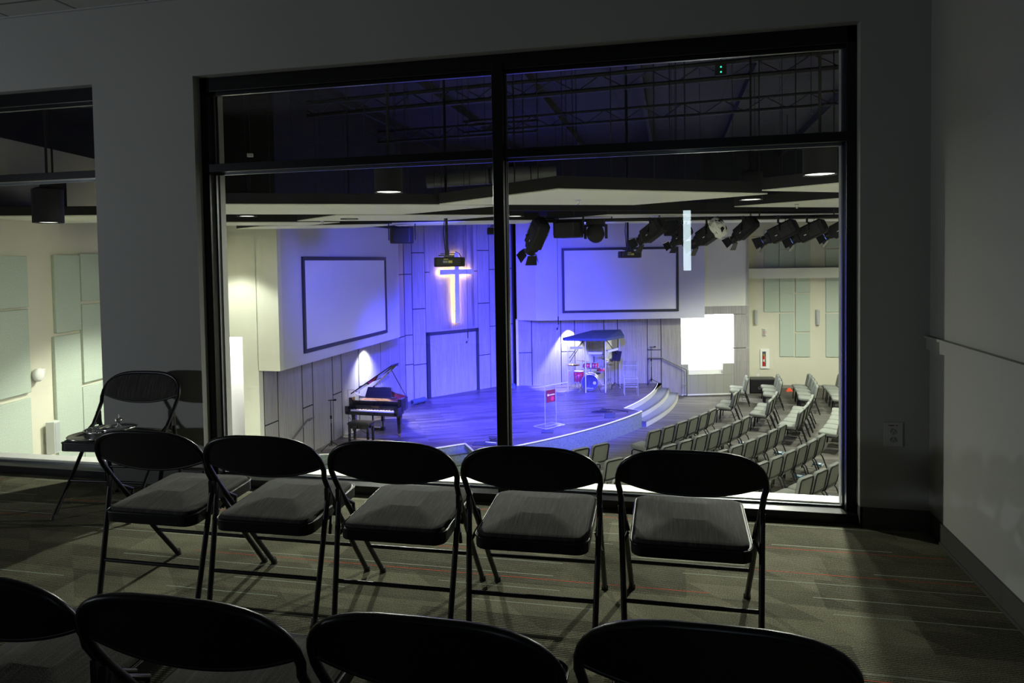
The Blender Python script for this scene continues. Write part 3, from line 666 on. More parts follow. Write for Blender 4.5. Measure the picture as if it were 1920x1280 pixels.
# ---- acoustic panels
def panel(P, Q, x0, x1, y0, y1, label, group, t=.05):
    a = onv(x0, (y0+y1)/2, P, Q).to_2d(); b = onv(x1, (y0+y1)/2, P, Q).to_2d(); xm = (x0+x1)/2; d = (b-a).normalized()
    z1 = onv(xm, y0, P, Q).z; z0 = onv(xm, y1, P, Q).z; L = (b-a).length/2
    o = MB().box((-L, -t, 0), (L, 0, z1-z0)).build('acoustic_panel', M_panel, bevel=.008)
    o.location = ((a.x+b.x)/2, (a.y+b.y)/2, z0); o.rotation_euler.z = math.atan2(d.y, d.x); return tag(o, label, 'acoustic panel', group)
g = 'acoustic panels on the right rear wall'
for a in ((1432.3, 1459, 431, 501, 'green felt panel above the ledge, left of three'), (1461, 1489.5, 467.5, 501, 'short green felt panel above the ledge, second column, lower piece'),
          (1461, 1489.5, 431, 465, 'green felt panel above the ledge, second column, upper piece behind the stage lights'), (1490.5, 1519, 431, 501, 'green felt panel above the ledge, third column'),
          (1547.5, 1580, 431, 463.5, 'green felt panel above the ledge at the window edge, upper piece'), (1547.5, 1580, 466.5, 501, 'green felt panel above the ledge at the window edge, lower piece'),
          (1432.3, 1458.8, 506, 584.5, 'green felt panel under the ledge, above the red and white strobe'), (1461.6, 1488, 506, 584.5, 'green felt panel under the ledge, second column, upper piece'),
          (1461.6, 1488, 587.5, 668, 'tall green felt panel, second column, lower piece'), (1491, 1518.4, 506, 548, 'green felt panel in the ledge shadow, third column top'),
          (1491, 1518.4, 551, 621.5, 'tall green felt panel, third column, middle piece'), (1491, 1518.4, 624.5, 668.5, 'square green felt panel, third column, bottom piece'),
          (1548, 1580, 506, 584.5, 'green felt panel under the ledge at the window edge, upper piece'), (1548, 1580, 587.5, 669, 'tall green felt panel at the window edge, lower piece')):
    panel(QA, QB, *a, g)
g = 'acoustic panels on the left wall'
LPv, LQv = LP, LQ
for a in ((-40, 46, 480, 579, 'green felt panel at the far left edge, upper piece'), (-40, 50, 583, 747, 'green felt panel at the far left edge, middle piece'), (-40, 55, 757, 900, 'green felt panel at the far left edge, bottom piece'),
          (97.5, 145, 478, 622, 'tall green felt panel right of the round white device, upper piece'), (101, 150, 627, 905, 'tall green felt panel right of the wall speaker, lower piece'),
          (146.5, 190, 476, 563, 'green felt panel beside the pillar, upper piece'), (150, 193, 569, 713, 'green felt panel beside the pillar, middle piece'), (153, 197, 719, 905, 'green felt panel beside the pillar, bottom piece')):
    panel(LPv, LQv, *a, g)
# ---- small wall fittings
def wallbox(P, Q, x0, x1, y0, y1, t): 
    a = onv(x0, (y0+y1)/2, P, Q).to_2d(); b = onv(x1, (y0+y1)/2, P, Q).to_2d(); d = (b-a).normalized()
    z1 = onv((x0+x1)/2, y0, P, Q).z; z0 = onv((x0+x1)/2, y1, P, Q).z
    return ((a.x+b.x)/2, (a.y+b.y)/2, z0), math.atan2(d.y, d.x), (b-a).length/2, z1-z0
M_pale = flat('pale_plastic', (.62, .64, .62), .5)
def wallspeaker(P, Q, x0, x1, y0, y1, label):
    loc, a, L, H = wallbox(P, Q, x0, x1, y0, y1, .1); o = thing('wall_speaker', label, 'speaker', loc, a, 'slim wall speakers')
    MB().prism([(-L, -.06), (-L*.6, -.16), (L*.6, -.16), (L, -.06)], 0, H).build('cabinet', M_pale, o, bevel=.006)
    MB().box((-L*.5, -.165, .02), (L*.5, -.16, H-.02)).build('grille', flat('grille_grey', (.42, .44, .43), .7), o); MB().box((-L*.3, -.07, H*.3), (L*.3, 0, H*.6)).build('bracket', M_pale, o)
wallspeaker(QA, QB, 1413.2, 1420.2, 580, 607.5, 'slim pale wall speaker left of the green panels under the ledge')
wallspeaker(QA, QB, 1528.5, 1536.5, 580, 608, 'slim pale wall speaker between the panel columns near the window edge')
wallspeaker(LPv, LQv, 78, 96, 789, 849, 'slim white wall speaker low in the left window')
loc, a, L, H = wallbox(LPv, LQv, 55, 78, 692, 711, .1)
o = thing('security_camera', 'round white dome device on the left wall', 'camera', loc, a)
MB().lathe([(0, -.0), (.06, .0), (.085, .03), (.09, .07), (.07, .09), (0, .095)], (-L*.4, -.02, H/2), 22, Matrix.Rotation(PI/2, 3, 'X')).build('dome', M_white, o); MB().box((-L*.4, -.06, H*.45), (L, 0, H*.95)).build('bracket', M_white, o, bevel=.01)
loc, a, L, H = wallbox(QA, QB, 1428.3, 1438.2, 616, 628, .1)
o = thing('fire_strobe', 'white wedge fire alarm strobe with red letters on the right rear wall', 'alarm', loc, a)
MB().prism([(-L, 0), (0, -.16), (L, 0)], 0, H).build('housing', M_white, o)
MB().box((-L*.52, -.096, .05), (-L*.40, -.080, .16)).box((L*.40, -.096, .05), (L*.52, -.080, .16)).build('red_lettering', flat('sign_red', (.6, .03, .03), .5), o)
loc, a, L, H = wallbox(QA, QB, 1425, 1442, 654, 690.3, .1)
o = thing('extinguisher_cabinet', 'white framed fire extinguisher cabinet on the right rear wall', 'cabinet', loc, a)
MB().box((-L, -.07, 0), (-L+.07, 0, H)).box((L-.13, -.07, 0), (L, 0, H)).box((-L+.07, -.07, 0), (L-.13, 0, .085)).box((-L+.07, -.07, H-.09), (L-.13, 0, H)).build('cabinet_frame', M_white, o, bevel=.004)
MB().box((-L+.07, -.01, .085), (L-.13, 0, H-.09)).build('cabinet_back', flat('cabinet_inside', (.10, .11, .11), .5), o)
e = thing('fire_extinguisher', 'red fire extinguisher inside the white wall cabinet', 'fire extinguisher', (loc[0]-.035+.0, loc[1]-.045, loc[2]+.09), a)
MB().lathe([(0, 0), (.032, 0), (.034, .02), (.034, .33), (.026, .37), (.012, .39), (.012, .42)], n=16).build('cylinder', flat('extinguisher_red', (.6, .02, .02), .3), e)
MB().lathe([(.0345, .17), (.0345, .26)], n=16).build('label_band', M_white, e); MB().tube([(.01, 0, .41), (.045, 0, .36), (.05, 0, .12)], .008, 6).box((-.02, -.01, .41), (.04, .01, .44)).build('hose', flat('hose_yellow', (.6, .45, .03), .5), e)
loc, a, L, H = wallbox(QA, QB, 1419.3, 1423.6, 701, 707.5, .1)
o = thing('wall_outlet', 'small white outlet on the rear wall above the black equipment case', 'outlet', loc, a); MB().box((-L, -.012, 0), (L, 0, H)).build('cover_plate', M_white, o, bevel=.003); MB().box((-.02, -.014, H*.3), (.02, -.011, H*.45)).box((-.02, -.014, H*.6), (.02, -.011, H*.75)).build('receptacle', M_pale, o)
# black case against the rear wall
k0 = onz(1405, 737, F); k1 = onz(1453, 737, F)
o = thing('equipment_case', 'long black equipment case on the floor by the right rear wall', 'case', ((k0.x+k1.x)/2+.02, k0.y+.25, F), math.atan2(k1.y-k0.y, k1.x-k0.x))
MB().box((-.47, -.25, .03), (.45, .3, .50)).build('case_body', M_speaker, o, bevel=.012); MB().box((-.48, -.26, .50), (.46, .31, .53)).build('lid', flat('case_lid', (.05, .055, .05), .5), o, bevel=.006)
for x in (-.15, .1): MB().lathe([(.055, 0), (.06, .006), (.045, .01), (.03, 0)], (x, -.25, .2), 16, Matrix.Rotation(PI/2, 3, 'X')).build('handle', flat('case_metal', (.08, .08, .09), .4), o)
MB().box((-.4, -.2, 0), (.4, .25, .03)).build('foot', M_rubber, o)
# ================================================================== CEILING OF THE AUDITORIUM
def cloud(pts, z, label, h=.14, grp='hanging ceiling panels'):
    P = [onz(x, y, z).to_2d() for x, y in pts]; c = sum(P, Vector((0, 0)))/len(P)
    o = thing('ceiling_panel', label, 'ceiling panel', (c.x, c.y, z), 0, grp); Q = [p-c for p in P]
    MB().prism(Q, 0, .02).build('panel_face', M_cloud, o)
    MB().prism([q*1.002 for q in Q], .012, h).build('panel_rim', M_blackm, o)
    wr = MB()
    for q in Q: wr.cyl((q.x*.8, q.y*.8, h), (q.x*.8, q.y*.8, ZR-z), .004, n=5)
    wr.build('suspension_wire', M_joist, o)
    return o
CL = [([(250, 383.4), (700, 384.2), (878, 384.8), (930, 386.5), (756, 402), (250, 401.6)], 'cream ceiling panel high on the left, largest left of the mullion'),
      ([(630, 403.7), (955, 403.7), (831.6, 413.4), (557.5, 414.5)], 'narrow cream ceiling panel behind the large left one'),
      ([(330, 417), (637, 417), (570, 422.7), (330, 422.7)], 'thin pale ceiling strip at far left above the screen wall'),
      ([(443.7, 429.4), (487, 424.5), (770, 420), (662, 427.5)], 'lowest pale ceiling strip just above the left screen wall'),
      ([(735, 419), (950, 413.4), (1010, 413.2), (985, 419), (742, 423.5)], 'pale violet ceiling strip above the hanging loudspeaker and cross'),
      ([(1046, 355), (1439, 364), (1188, 384.3), (824, 383.4)], 'large cream ceiling panel right of the mullion with a sprinkler head'),
      ([(1428.7, 357.7), (1660, 336), (1760, 364)], 'cream ceiling panel tip at the upper right, under the pendant lamp'),
      ([(1377, 388), (1620, 369), (1720, 389)], 'cream ceiling panel tip right, above the row of stage lights'),
      ([(1027, 412.5), (1138, 403.2), (1600, 400.5), (1500, 408.5), (1250, 411.5)], 'violet lit ceiling panel behind the lighting bar'),
      ([(1010, 419), (1240, 414.8), (1640, 409.5), (1640, 413.5), (1300, 418.5)], 'farthest violet ceiling strip above the right screen')]
ZC = 2.34
for p, lb in CL: cloud(p, ZC, lb)
cloud([(-140, 407), (230, 404.0), (230, 417.2), (-100, 420.5)], 2.26, 'cream ceiling panel seen in the left window', .12)
# joists and main beams of the roof
jb = [((429, 208), (925, 160), 5.2, .10), ((950, 158), (1580, 96), 5.2, .10), ((429, 268), (925, 232), 5.25, .07), ((950, 222), (1580, 170), 5.25, .07), ((0, 252), (180, 235), 5.0, .08)]
for i, (a, b, z, r) in enumerate(jb):
    A_ = onz(*a, z); B_ = onz(*b, z); d = (B_-A_); A_ -= d*.15; B_ += d*.15
    if i == 4: pass
    mb = MB().cyl(A_, B_, r*.5, n=6, smooth=False).cyl(A_+Vector((0, 0, -.28)), B_+Vector((0, 0, -.28)), r*.5, n=6, smooth=False)
    L = (B_-A_).length; n = int(L/.45)
    for k in range(n): mb.cyl(A_+(B_-A_)*(k/n)+Vector((0, 0, -.28*(k % 2))), A_+(B_-A_)*((k+1)/n)+Vector((0, 0, -.28*((k+1) % 2))), .014, n=4, smooth=False)
    struct('trim_joist', mb, M_joist)
for x in (-7.5, -5.2, -2.9, -.6, 1.7, 4.0): struct('trim_purlin', MB().box((x-.05, 4.8, ZR-.22), (x+.05, 30, ZR)), M_roof)
# round duct
A_ = EYE+ray(800, 338)*12.6; B_ = EYE+ray(1042, 322)*12.6
o = thing('ceiling_duct', 'long dim round air duct under the roof above the large ceiling panels', 'duct', A_)
mb = MB(); d = B_-A_; mb.cyl((0, 0, 0), d, .14, n=24); mb.build('duct_body', flat('duct_metal', (.22, .23, .25), .45, .3), o)
MB().cyl(d*.48, d*.50, .146, n=24).cyl(d*.80, d*.81, .146, n=24).build('seam_band', M_joist, o)
MB().cyl(d*.25+Vector((0, 0, .14)), d*.25+Vector((0, 0, ZR-A_.z)), .006, n=5).cyl(d*.75+Vector((0, 0, .14)), d*.75+Vector((0, 0, ZR-A_.z)), .006, n=5).build('hanger_rod', M_joist, o)
# pendants
PL = ['black cylinder pendant lamp left of the mullion above the cream panels', 'black cylinder pendant lamp at the upper right of the window', 'large black cylinder pendant lamp in the left window', 'pendant lamp at far left of the main window over the cream strip',
      'small pendant lamp above the left screen', 'small pendant lamp just right of the mullion', 'small pendant lamp left of the rightmost cream panel tip', 'small lamp under the cream panel in the left window']
for i, p in enumerate(PP):
    o = thing('pendant_lamp', PL[i] if i < len(PL) else 'black cylinder pendant lamp over the seating outside the window view', 'pendant lamp', p, 0, 'cylinder pendants')
    hgt = .34
    MB().cyl((0, 0, .0), (0, 0, hgt), .142, n=24, cap=False).cyl((0, 0, hgt), (0, 0, hgt+.02), .142, .10, n=24).build('housing', M_blackm, o)
    MB().lathe([(0, .012), (.132, .012)], n=24).build('lens', M_lamp, o)
    MB().cyl((0, 0, hgt), (0, 0, ZR-p.z), .012, n=8).build('stem', M_blackm, o)
# ---- lighting bar and fixtures
BP = onz(1010, 415, 2.28); BQ = onz(1640, 404, 2.28); bd_ = (BQ-BP).normalized()
bar = thing('lighting_bar', 'long black lighting bar carrying the stage lights', 'lighting bar', BP)
v = BQ-BP; e0 = -v*.02; e1_ = v*1.25
MB().tube([e0, e1_], .024, 10).build('pipe', M_black, bar)
up_ = Vector((0, 0, .055))
MB().box((-.0, 0, 0), (.001, .001, .001)).tube([e0+up_+Vector((.0, .5, .01)), e1_+up_+Vector((0, .5, .01))], .022, 8).build('pipe', M_black, bar)
mb = MB()
for k in range(6):
    q = v*(k/5*1.1); mb.tube([q, q+Vector((0, 0, ZR-BP.z))], .010, 6)
mb.build('hanger_rod', M_joist, bar)
bm_ = MB(); q1_ = onz(935, 391, 2.42)-BP; q2_ = onz(1700, 392, 2.42)-BP
bm_.wall(q1_, q2_, q1_.z-.03, q1_.z+.10, -.05, .05); bm_.build('cable_tray', M_blackm, bar)
mb = MB()
for k in (0, .35, .7, 1): q = q1_.lerp(q2_, k); mb.tube([q, (q.x, q.y, ZR-BP.z)], .010, 6)
mb.build('tray_hanger', M_joist, bar)

def spotlight(label, px, py, aim, s=1.0, col='k', depth_off=0.0):
    c = onv(px, py, BP+Vector((0, depth_off, 0)), BQ+Vector((0, depth_off, 0)))
    o = thing('stage_light', label, 'stage light', c, 0, 'stage lights on the bar')
    d = Vector(aim).normalized(); z = d; x = z.cross(Vector((0, 0, 1))).normalized(); y = z.cross(x)    # z forward, x side, y down-ish
    M = Matrix((x, y, z)).transposed()
    def T(p): return M @ (Vector(p)*s)
    mb = MB()
    def loop(prof):     # octagonal rear housing to square front
        out = []
        for w_, h_, zz, ch in prof: out.append([(w_-ch, -h_, zz), (w_, -h_+ch, zz), (w_, h_-ch, zz), (w_-ch, h_, zz), (-w_+ch, h_, zz), (-w_, h_-ch, zz), (-w_, -h_+ch, zz), (-w_+ch, -h_, zz)])
        V = [T(p) for q in out for p in q]; Fs = [(i*8+j, i*8+(j+1) % 8, (i+1)*8+(j+1) % 8, (i+1)*8+j) for i in range(len(out)-1) for j in range(8)]
        Fs += [tuple(range(8))[::-1], tuple(range(len(V)-8, len(V)))]; return V, Fs
    mb.add(*loop([(.07, .085, -.34, .02), (.10, .12, -.30, .025), (.105, .13, -.28, .025), (.105, .13, .12, .025), (.085, .10, .14, .02), (.08, .085, .20, .02)])).build('lamp_housing', M_speaker, o)
    r_ = MB()
    for k in range(7): r_.add(*(lambda z0: ([T(p) for p in ((-.123, -.10, z0), (-.123, .10, z0), (-.123, .10, z0+.012), (-.123, -.10, z0+.012), (.123, -.10, z0), (.123, .10, z0), (.123, .10, z0+.012), (.123, -.10, z0+.012))], [(0, 1, 2, 3), (7, 6, 5, 4)]))(-.22+k*.026))
    r_.build('cooling_fin', flat('fin_grey', (.03, .033, .037), .5), o)
    MB().cyl(T((0, 0, .19)), T((0, 0, .27)), .078*s, .085*s, 18).build('lens_barrel', M_black, o)
    MB().cyl(T((0, 0, .268)), T((0, 0, .274)), .07*s, n=18).build('lens', flat('blue_lens', (.05, .1, .6), .1, emit=(.15, .25, 1), es=14.), o)
    for k in range(4):
        a = k*PI/2; ax = Vector((math.cos(a), math.sin(a), 0)); sd = Vector((-math.sin(a), math.cos(a), 0))
        p0 = ax*.085+Vector((0, 0, .27)); p1 = ax*.15+Vector((0, 0, .40))
        q = [p0-sd*.075, p0+sd*.075, p1+sd*.10, p1-sd*.10]
        V = [T(p) for p in q]+[T(p+ax*.004) for p in q]
        MB().add(V, [(0, 1, 2, 3), (7, 6, 5, 4), (0, 4, 5, 1), (1, 5, 6, 2), (2, 6, 7, 3), (3, 7, 4, 0)]).build('barn_door', M_black, o)
    MB().add([T(p) for p in ((-.107, .02, .0), (-.107, .035, .0), (-.107, .035, .04), (-.107, .02, .04))], [(0, 1, 2, 3)]).add([T(p) for p in ((.107, .02, .0), (.107, .035, .0), (.107, .035, .04), (.107, .02, .04))], [(3, 2, 1, 0)]).build('label', M_pale, o)
    # yoke up to the bar
    zb = (BP.z-c.z)
    yk = MB()
    L_ = T((-.135, 0, -.06)); R_ = T((.135, 0, -.06)); top = zb-.10
    yk.tube([L_, (L_.x, L_.y, max(L_.z+.05, top-.06)), (L_.x*.75, L_.y*.75, top), (R_.x*.75, R_.y*.75, top), (R_.x, R_.y, max(R_.z+.05, top-.06)), R_], .013*s, 6)
    yk.build('yoke', M_black, o)
    MB().tube([(0, 0, top), (0, -depth_off, zb)], .018, 8).cyl((0, -depth_off-.03, zb), (0, -depth_off+.03, zb), .035, n=10).build('clamp', M_black, o)
    kn = MB().cyl(L_, L_+(L_-R_).normalized()*.05, .022, n=8).cyl(R_, R_+(R_-L_).normalized()*.05, .022, n=8); kn.build('knob', M_black, o)
    MB().tube([T((0, -.05, -.29)), T((0, -.16, -.33)), Vector((.08, 0, top*.7)), Vector((.14, 0, zb+.03))], .006, 5).build('power_cable', M_rubber, o)
    MB().box((0, 0, 0), (.001, .001, .001)).cyl(T((.04, .05, -.302)), T((.04, .05, -.306)), .012, n=8).build('status_light', flat('led_cyan', (.1, .6, .7), .5, emit=(.1, .8, .8), es=1.5), o)
    return c
FX = [('large stage light nearest the mullion, barn doors pointing down left', 1004, 447, (-.42, .50, -.75), 1.12), ('stage light in front of the right screen corner, pointing down left', 1219, 437, (-.85, .55, -.62), .95),
      ('reddish lit stage light partly behind the bright reflection', 1275, 444, (-.6, .6, -.6), .75), ('stage light with its back covered by an added white highlight', 1325, 441, (-.9, .5, -.62), 1.0),
      ('stage light above the baptistry wall', 1393, 433, (-.75, .55, -.72), .86), ('stage light left of the last pair over the green panels', 1459, 438, (-.98, .4, -.50), .98),
      ('stage light right of the last pair over the green panels', 1513, 437, (-.98, .4, -.50), .96), ('stage light cut off by the right window jamb', 1574, 430, (-.95, .4, -.52), .9)]
FP = [spotlight(l, x, y, a, s) for l, x, y, a, s in FX]
# crumpled white wrap added to one fixture, standing for the lamplight on its back
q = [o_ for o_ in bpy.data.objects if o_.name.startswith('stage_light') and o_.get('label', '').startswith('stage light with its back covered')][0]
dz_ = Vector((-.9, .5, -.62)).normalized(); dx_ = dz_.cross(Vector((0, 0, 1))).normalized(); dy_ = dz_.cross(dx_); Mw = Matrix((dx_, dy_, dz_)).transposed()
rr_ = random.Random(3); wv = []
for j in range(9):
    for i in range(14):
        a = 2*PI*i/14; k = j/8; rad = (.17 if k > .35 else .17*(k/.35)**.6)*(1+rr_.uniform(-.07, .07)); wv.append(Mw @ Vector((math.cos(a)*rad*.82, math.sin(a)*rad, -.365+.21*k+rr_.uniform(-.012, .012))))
MB().add(wv, [(j*14+i, j*14+(i+1) % 14, (j+1)*14+(i+1) % 14, (j+1)*14+i) for j in range(8) for i in range(14)]).build('highlight_wrap', M_white, q)
# round moving head seen from behind
c = onv(1117, 434, BP, BQ); o = thing('moving_head_light', 'round moving head light in a U shaped arm on the bar', 'stage light', c)
MB().cbox((0, 0, .155), (.30, .26, .09)).build('head_base', M_speaker, o, bevel=.015)
mb = MB()
for sx in (-1, 1): mb.prism([(sx*.155, -.06), (sx*.155, .06), (sx*.195, .05), (sx*.195, -.05)], -.12, .10)
mb.box((-.195, -.06, .08), (.195, .06, .115)); mb.build('arm', M_speaker, o, bevel=.008)
MB().lathe([(0, -.12), (.07, -.12), (.13, -.06), (.15, .02), (.145, .12), (.11, .18), (0, .18)], (0, 0, -.05), 26, Matrix.Rotation(math.radians(70), 3, 'X')).build('lamp_head', M_blackm, o)
MB().cyl((0, 0, .19), (0, 0, BP.z-c.z), .02, n=8).build('clamp', M_black, o)
# hanging loudspeakers
def hangspk(label, px, py, z, wdt, hgt, yaw, dep=.3):
    c = onz(px, py, z); o = thing('hanging_loudspeaker', label, 'loudspeaker', c, yaw)
    MB().prism([(-wdt/2, -dep*.2), (-wdt/2+.06, dep/2), (wdt/2-.06, dep/2), (wdt/2, -dep*.2), (wdt*.36, -dep/2), (-wdt*.36, -dep/2)], -hgt/2, hgt/2).build('cabinet', M_speaker, o, bevel=.02)
    MB().box((-wdt/2-.03, -.02, -hgt*.3), (-wdt/2-.015, .02, hgt/2+.08)).box((wdt/2+.015, -.02, -hgt*.3), (wdt/2+.03, .02, hgt/2+.08)).box((-wdt/2-.03, -.02, hgt/2+.07), (wdt/2+.03, .02, hgt/2+.09)).build('bracket', M_black, o)
    MB().cyl((-.2*wdt, 0, hgt/2+.08), (-.2*wdt, 0, ZR-c.z), .008, n=6).cyl((.2*wdt, 0, hgt/2+.08), (.2*wdt, 0, ZR-c.z), .008, n=6).build('hanger_rod', M_joist, o)
    MB().box((wdt*.30, -dep*.35, -hgt*.28), (wdt*.36, -dep*.33, -hgt*.18)).build('badge', M_chrome, o)
hangspk('black loudspeaker hanging between the left screen and the cross', 754, 441, 2.13, .44, .30, .25)
hangspk('wedge loudspeaker hanging between two stage lights near the mullion', 1066, 431, 2.12, .50, .26, -.35, .34)
hangspk('small loudspeaker hanging behind the stage light in front of the right screen', 1263, 428, 2.16, .32, .27, -.5)
# projectors
def projector(label, px, py, Y, wdt, poleY=None):
    c = ony(px, py, Y); o = thing('projector', label, 'projector', c, .28); h = wdt*.31
    MB().prism([(-wdt/2, -.12), (-wdt*.44, -wdt*.4), (wdt*.38, -wdt*.4), (wdt/2, -.08), (wdt/2, wdt*.3), (-wdt/2, wdt*.3)], -h/2, h/2).build('body', M_speaker, o, bevel=.018)
    MB().box((-wdt*.18, -.06, h/2), (wdt*.16, .10, h/2+.035)).box((-wdt*.30, -.03, h/2+.05), (wdt*.20, .03, h/2+.065)).box((-wdt*.36, -.05, h/2+.02), (-wdt*.16, 0, h/2+.04)).cyl((-.04, 0, h/2+.03), (-.04, 0, h/2+.12), .035, n=10).build('mount', M_black, o)
    MB().cyl((-.04, 0, h/2+.1), (-.04, 0, ZR-c.z), .022, n=10).build('pole', M_black, o)
    MB().tube([(-.07, 0, h/2+.12), (-.09, 0, h/2+.4), (-.06, 0, h/2+.8), (-.045, 0, h/2+1.4)], .008, 6).tube([(wdt*.2, -.02, h/2+.09), (wdt*.32, 0, h/2+.06), (wdt*.38, 0, h/2)], .007, 6).build('cable', M_rubber, o)
    MB().box((-wdt*.2, -wdt*.4-.003, -h*.1), (-wdt*.05, -wdt*.4, h*.15)).build('label', flat('label_grey', (.16, .17, .18), .5), o)
    MB().box((-wdt*.03, -wdt*.4-.003, -h*.1), (wdt*.10, -wdt*.4, h*.15)).box((-wdt*.18, -wdt*.4-.003, h*.26), (-wdt*.03, -wdt*.4, h*.34)).build('label', flat('label_yellow', (.42, .36, .05), .5), o)
    MB().cyl((wdt*.25, wdt*.3, 0), (wdt*.25, wdt*.3+.05, 0), .05, n=16).build('lens', M_chrome, o)
projector('black projector on a ceiling pole in front of the glowing cross', 843, 491, 11.2, .50)
projector('black projector on a ceiling pole in front of the right screen', 1181, 477, 14.0, .42)
projector('black projector high beside the mullion, left of the dark slot', 934, 433, 14.5, .46)
# hanging microphones, sprinklers, small ceiling hooks
for (x, y, Y, lb) in ((1047, 616, 20.5, 'thin hanging microphone on a long cable before the right stage wall'), (877.5, 641, 21.0, 'thin hanging microphone in front of the stage double doors')):
    c = ony(x, y, Y); o = thing('hanging_microphone', lb, 'microphone', c, 0, 'hanging microphones')
    MB().cyl((0, 0, .36), (0, 0, ZR-c.z), .006, n=5).build('cable', M_rubber, o); MB().cyl((0, 0, .36), (0, 0, .12), .018, n=8).tube([(0, 0, .12), (.01, 0, .05), (-.02, -.03, .02)], .005, 5).build('sleeve', M_black, o); MB().cyl((-.02, -.03, .025), (-.03, -.07, -.02), .022, n=8).build('microphone_head', M_black, o)
for (x, y, z, lb) in ((1083.5, 376, 2.33, 'small sprinkler head under the large cream panel right of the mullion'), (1494, 383.5, 2.33, 'small sprinkler head under the rightmost cream panel tip'), (604, 415.5, 2.33, 'small sprinkler head at the narrow cream panel on the left')):
    c = onz(x, y, z); o = thing('sprinkler_head', lb, 'sprinkler', c)
    MB().cyl((0, 0, 0), (0, 0, .012), .035, n=12).tube([(.012, 0, 0), (.018, 0, -.03), (0, 0, -.045), (-.018, 0, -.03), (-.012, 0, 0)], .004, 5).cyl((0, 0, -.048), (0, 0, -.052), .022, n=10).cyl((0, 0, .012), (0, 0, .04), .012, n=8).build('sprinkler_body', M_chrome, o)
for (x, y0, y1, z, lb) in ((738.5, 186, 262, 3.4, 'thin wire hook hanging at the top left of the main window'), (1521, 178, 214, 3.4, 'thin wire hook hanging at the upper right of the main window'), (81, 205, 300, 3.2, 'thin wire hook hanging in the left window')):
    c = onz(x, y1, z); o = thing('wire_hook', lb, 'hook', c, 0, 'hanging wire hooks')
    MB().cyl((0, 0, .05), (0, 0, ZR-c.z), .0035, n=5).build('wire', M_chrome, o); MB().tube([(0, 0, .05), (.016, 0, .03), (.012, 0, 0), (-.012, 0, .004), (-.012, 0, .02)], .004, 5).build('hook', M_chrome, o)
for (x, y, z, lb) in ((732.5, 151, 4.9, 'small pale junction box on the dark roof steel above the cross'), (469, 291, 3.6, 'tiny pale junction box at the left of the upper pane'), (109, 212, 4.4, 'small pale junction box in the left window')):
    c = onz(x, y, z); o = thing('junction_box', lb, 'junction box', c, .3, 'roof junction boxes'); MB().box((-.05, -.03, -.03), (.05, .03, .03)).build('box', M_white, o, bevel=.004); MB().cyl((0, 0, .03), (0, 0, ZR-c.z), .01, n=6).build('conduit', M_joist, o)
c = onz(1351.5, 131, 5.0); o = thing('ceiling_device', 'dark ceiling device with two green indicator lights', 'device', c)
MB().box((-.10, -.03, -.10), (.10, .05, .10)).build('housing', M_blackm, o, bevel=.01); M_green = flat('green_led', (.05, .8, .4), .5, emit=(.02, 1, .45), es=3.)
for dz_ in (.045, -.045): MB().cyl((0, -.031, dz_), (0, -.04, dz_), .013, n=10).build('indicator_light', M_green, o)
MB().cyl((0, .02, .1), (0, .02, ZR-c.z), .012, n=6).build('stem', M_joist, o)
# ================================================================== STAGE FURNISHINGS
# ---- grand piano (origin: middle of keyboard front, on the deck)
pn = thing('grand_piano', 'black grand piano with raised lid on the left of the stage', 'piano', (-7.47, 16.70, S), math.radians(-3))
out = [(-.74, .0), (-.74, 1.66)]
for k in range(9):       # tail and bent side
    a = PI - PI*k/8; out.append((-.46+.28*math.cos(a), 1.62+.24*math.sin(a)))
out += [(-.12, 1.48), (.02, 1.28), (.20, 1.08), (.42, .92), (.62, .80), (.72, .66), (.74, .5), (.74, .0)]
def shell(mb, pts, z0, z1, t):
    n = len(pts)
    for i in range(n-1):
        a = Vector(pts[i]); b = Vector(pts[i+1])
        if (b-a).length < 1e-4: continue
        mb.wall(a-(b-a).normalized()*.004, b+(b-a).normalized()*.004, z0, z1, -t, 0)
case = MB(); shell(case, [(p[0], p[1]) for p in out if p[1] > .3] , .66, .98, .035)
case.prism([(-.74, 0), (-.74, .32), (-.64, .32), (-.64, 0)], .60, .80); case.prism([(.64, 0), (.64, .32), (.74, .32), (.74, 0)], .60, .80)
case.prism([(-.74, .22), (-.74, .36), (-.64, .36), (-.64, .22)], .66, .98); case.prism([(.64, .22), (.64, .50), (.74, .50), (.74, .22)], .66, .98)
case.box((-.72, .0, .585), (.72, .40, .655)); case.box((-.72, .30, .66), (.72, .33, .86))
case.prism([(p[0]*.98, p[1]) for p in out if True], .655, .675)
case.build('case', M_piano, pn)
MB().prism([(p[0]*.95, p[1]*.97+.02) for p in out if p[1] > .3]+[(.68, .36), (-.68, .36)], .80, .83).build('soundboard', flat('gold_plate', (.22, .09, .04), .4, .4), pn)
ins = MB(); shell(ins, [(p[0]*.95, p[1]*.975) for p in out if p[1] > .45], .83, .97, .01); ins.build('inner_rim', flat('red_felt_rim', (.38, .03, .07), .6), pn)
st_ = MB()
for i in range(26):
    x = -.60+i*.046; st_.cyl((x, .42, .842), (x*.45-.30, 1.55-.030*i, .842), .003, n=4)
st_.build('strings', M_brass, pn)
MB().box((-.62, .30, .82), (.62, .34, .90)).build('fallboard', M_piano, pn)
kb = MB()
for i in range(52): kb.box((-.612+i*.02355, .06, .655), (-.612+(i+1)*.02355-.0014, .205, .700))
kb.build('white_keys', M_key, pn)
kb = MB()
for i in range(51):
    if i % 7 in (0, 1, 3, 4, 5): kb.box((-.612+(i+1)*.02355-.006, .11, .70), (-.612+(i+1)*.02355+.006, .205, .712))
kb.build('black_keys', M_piano, pn)
MB().box((-.64, .20, .68), (.64, .22, .80)).build('key_cover', M_piano, pn)
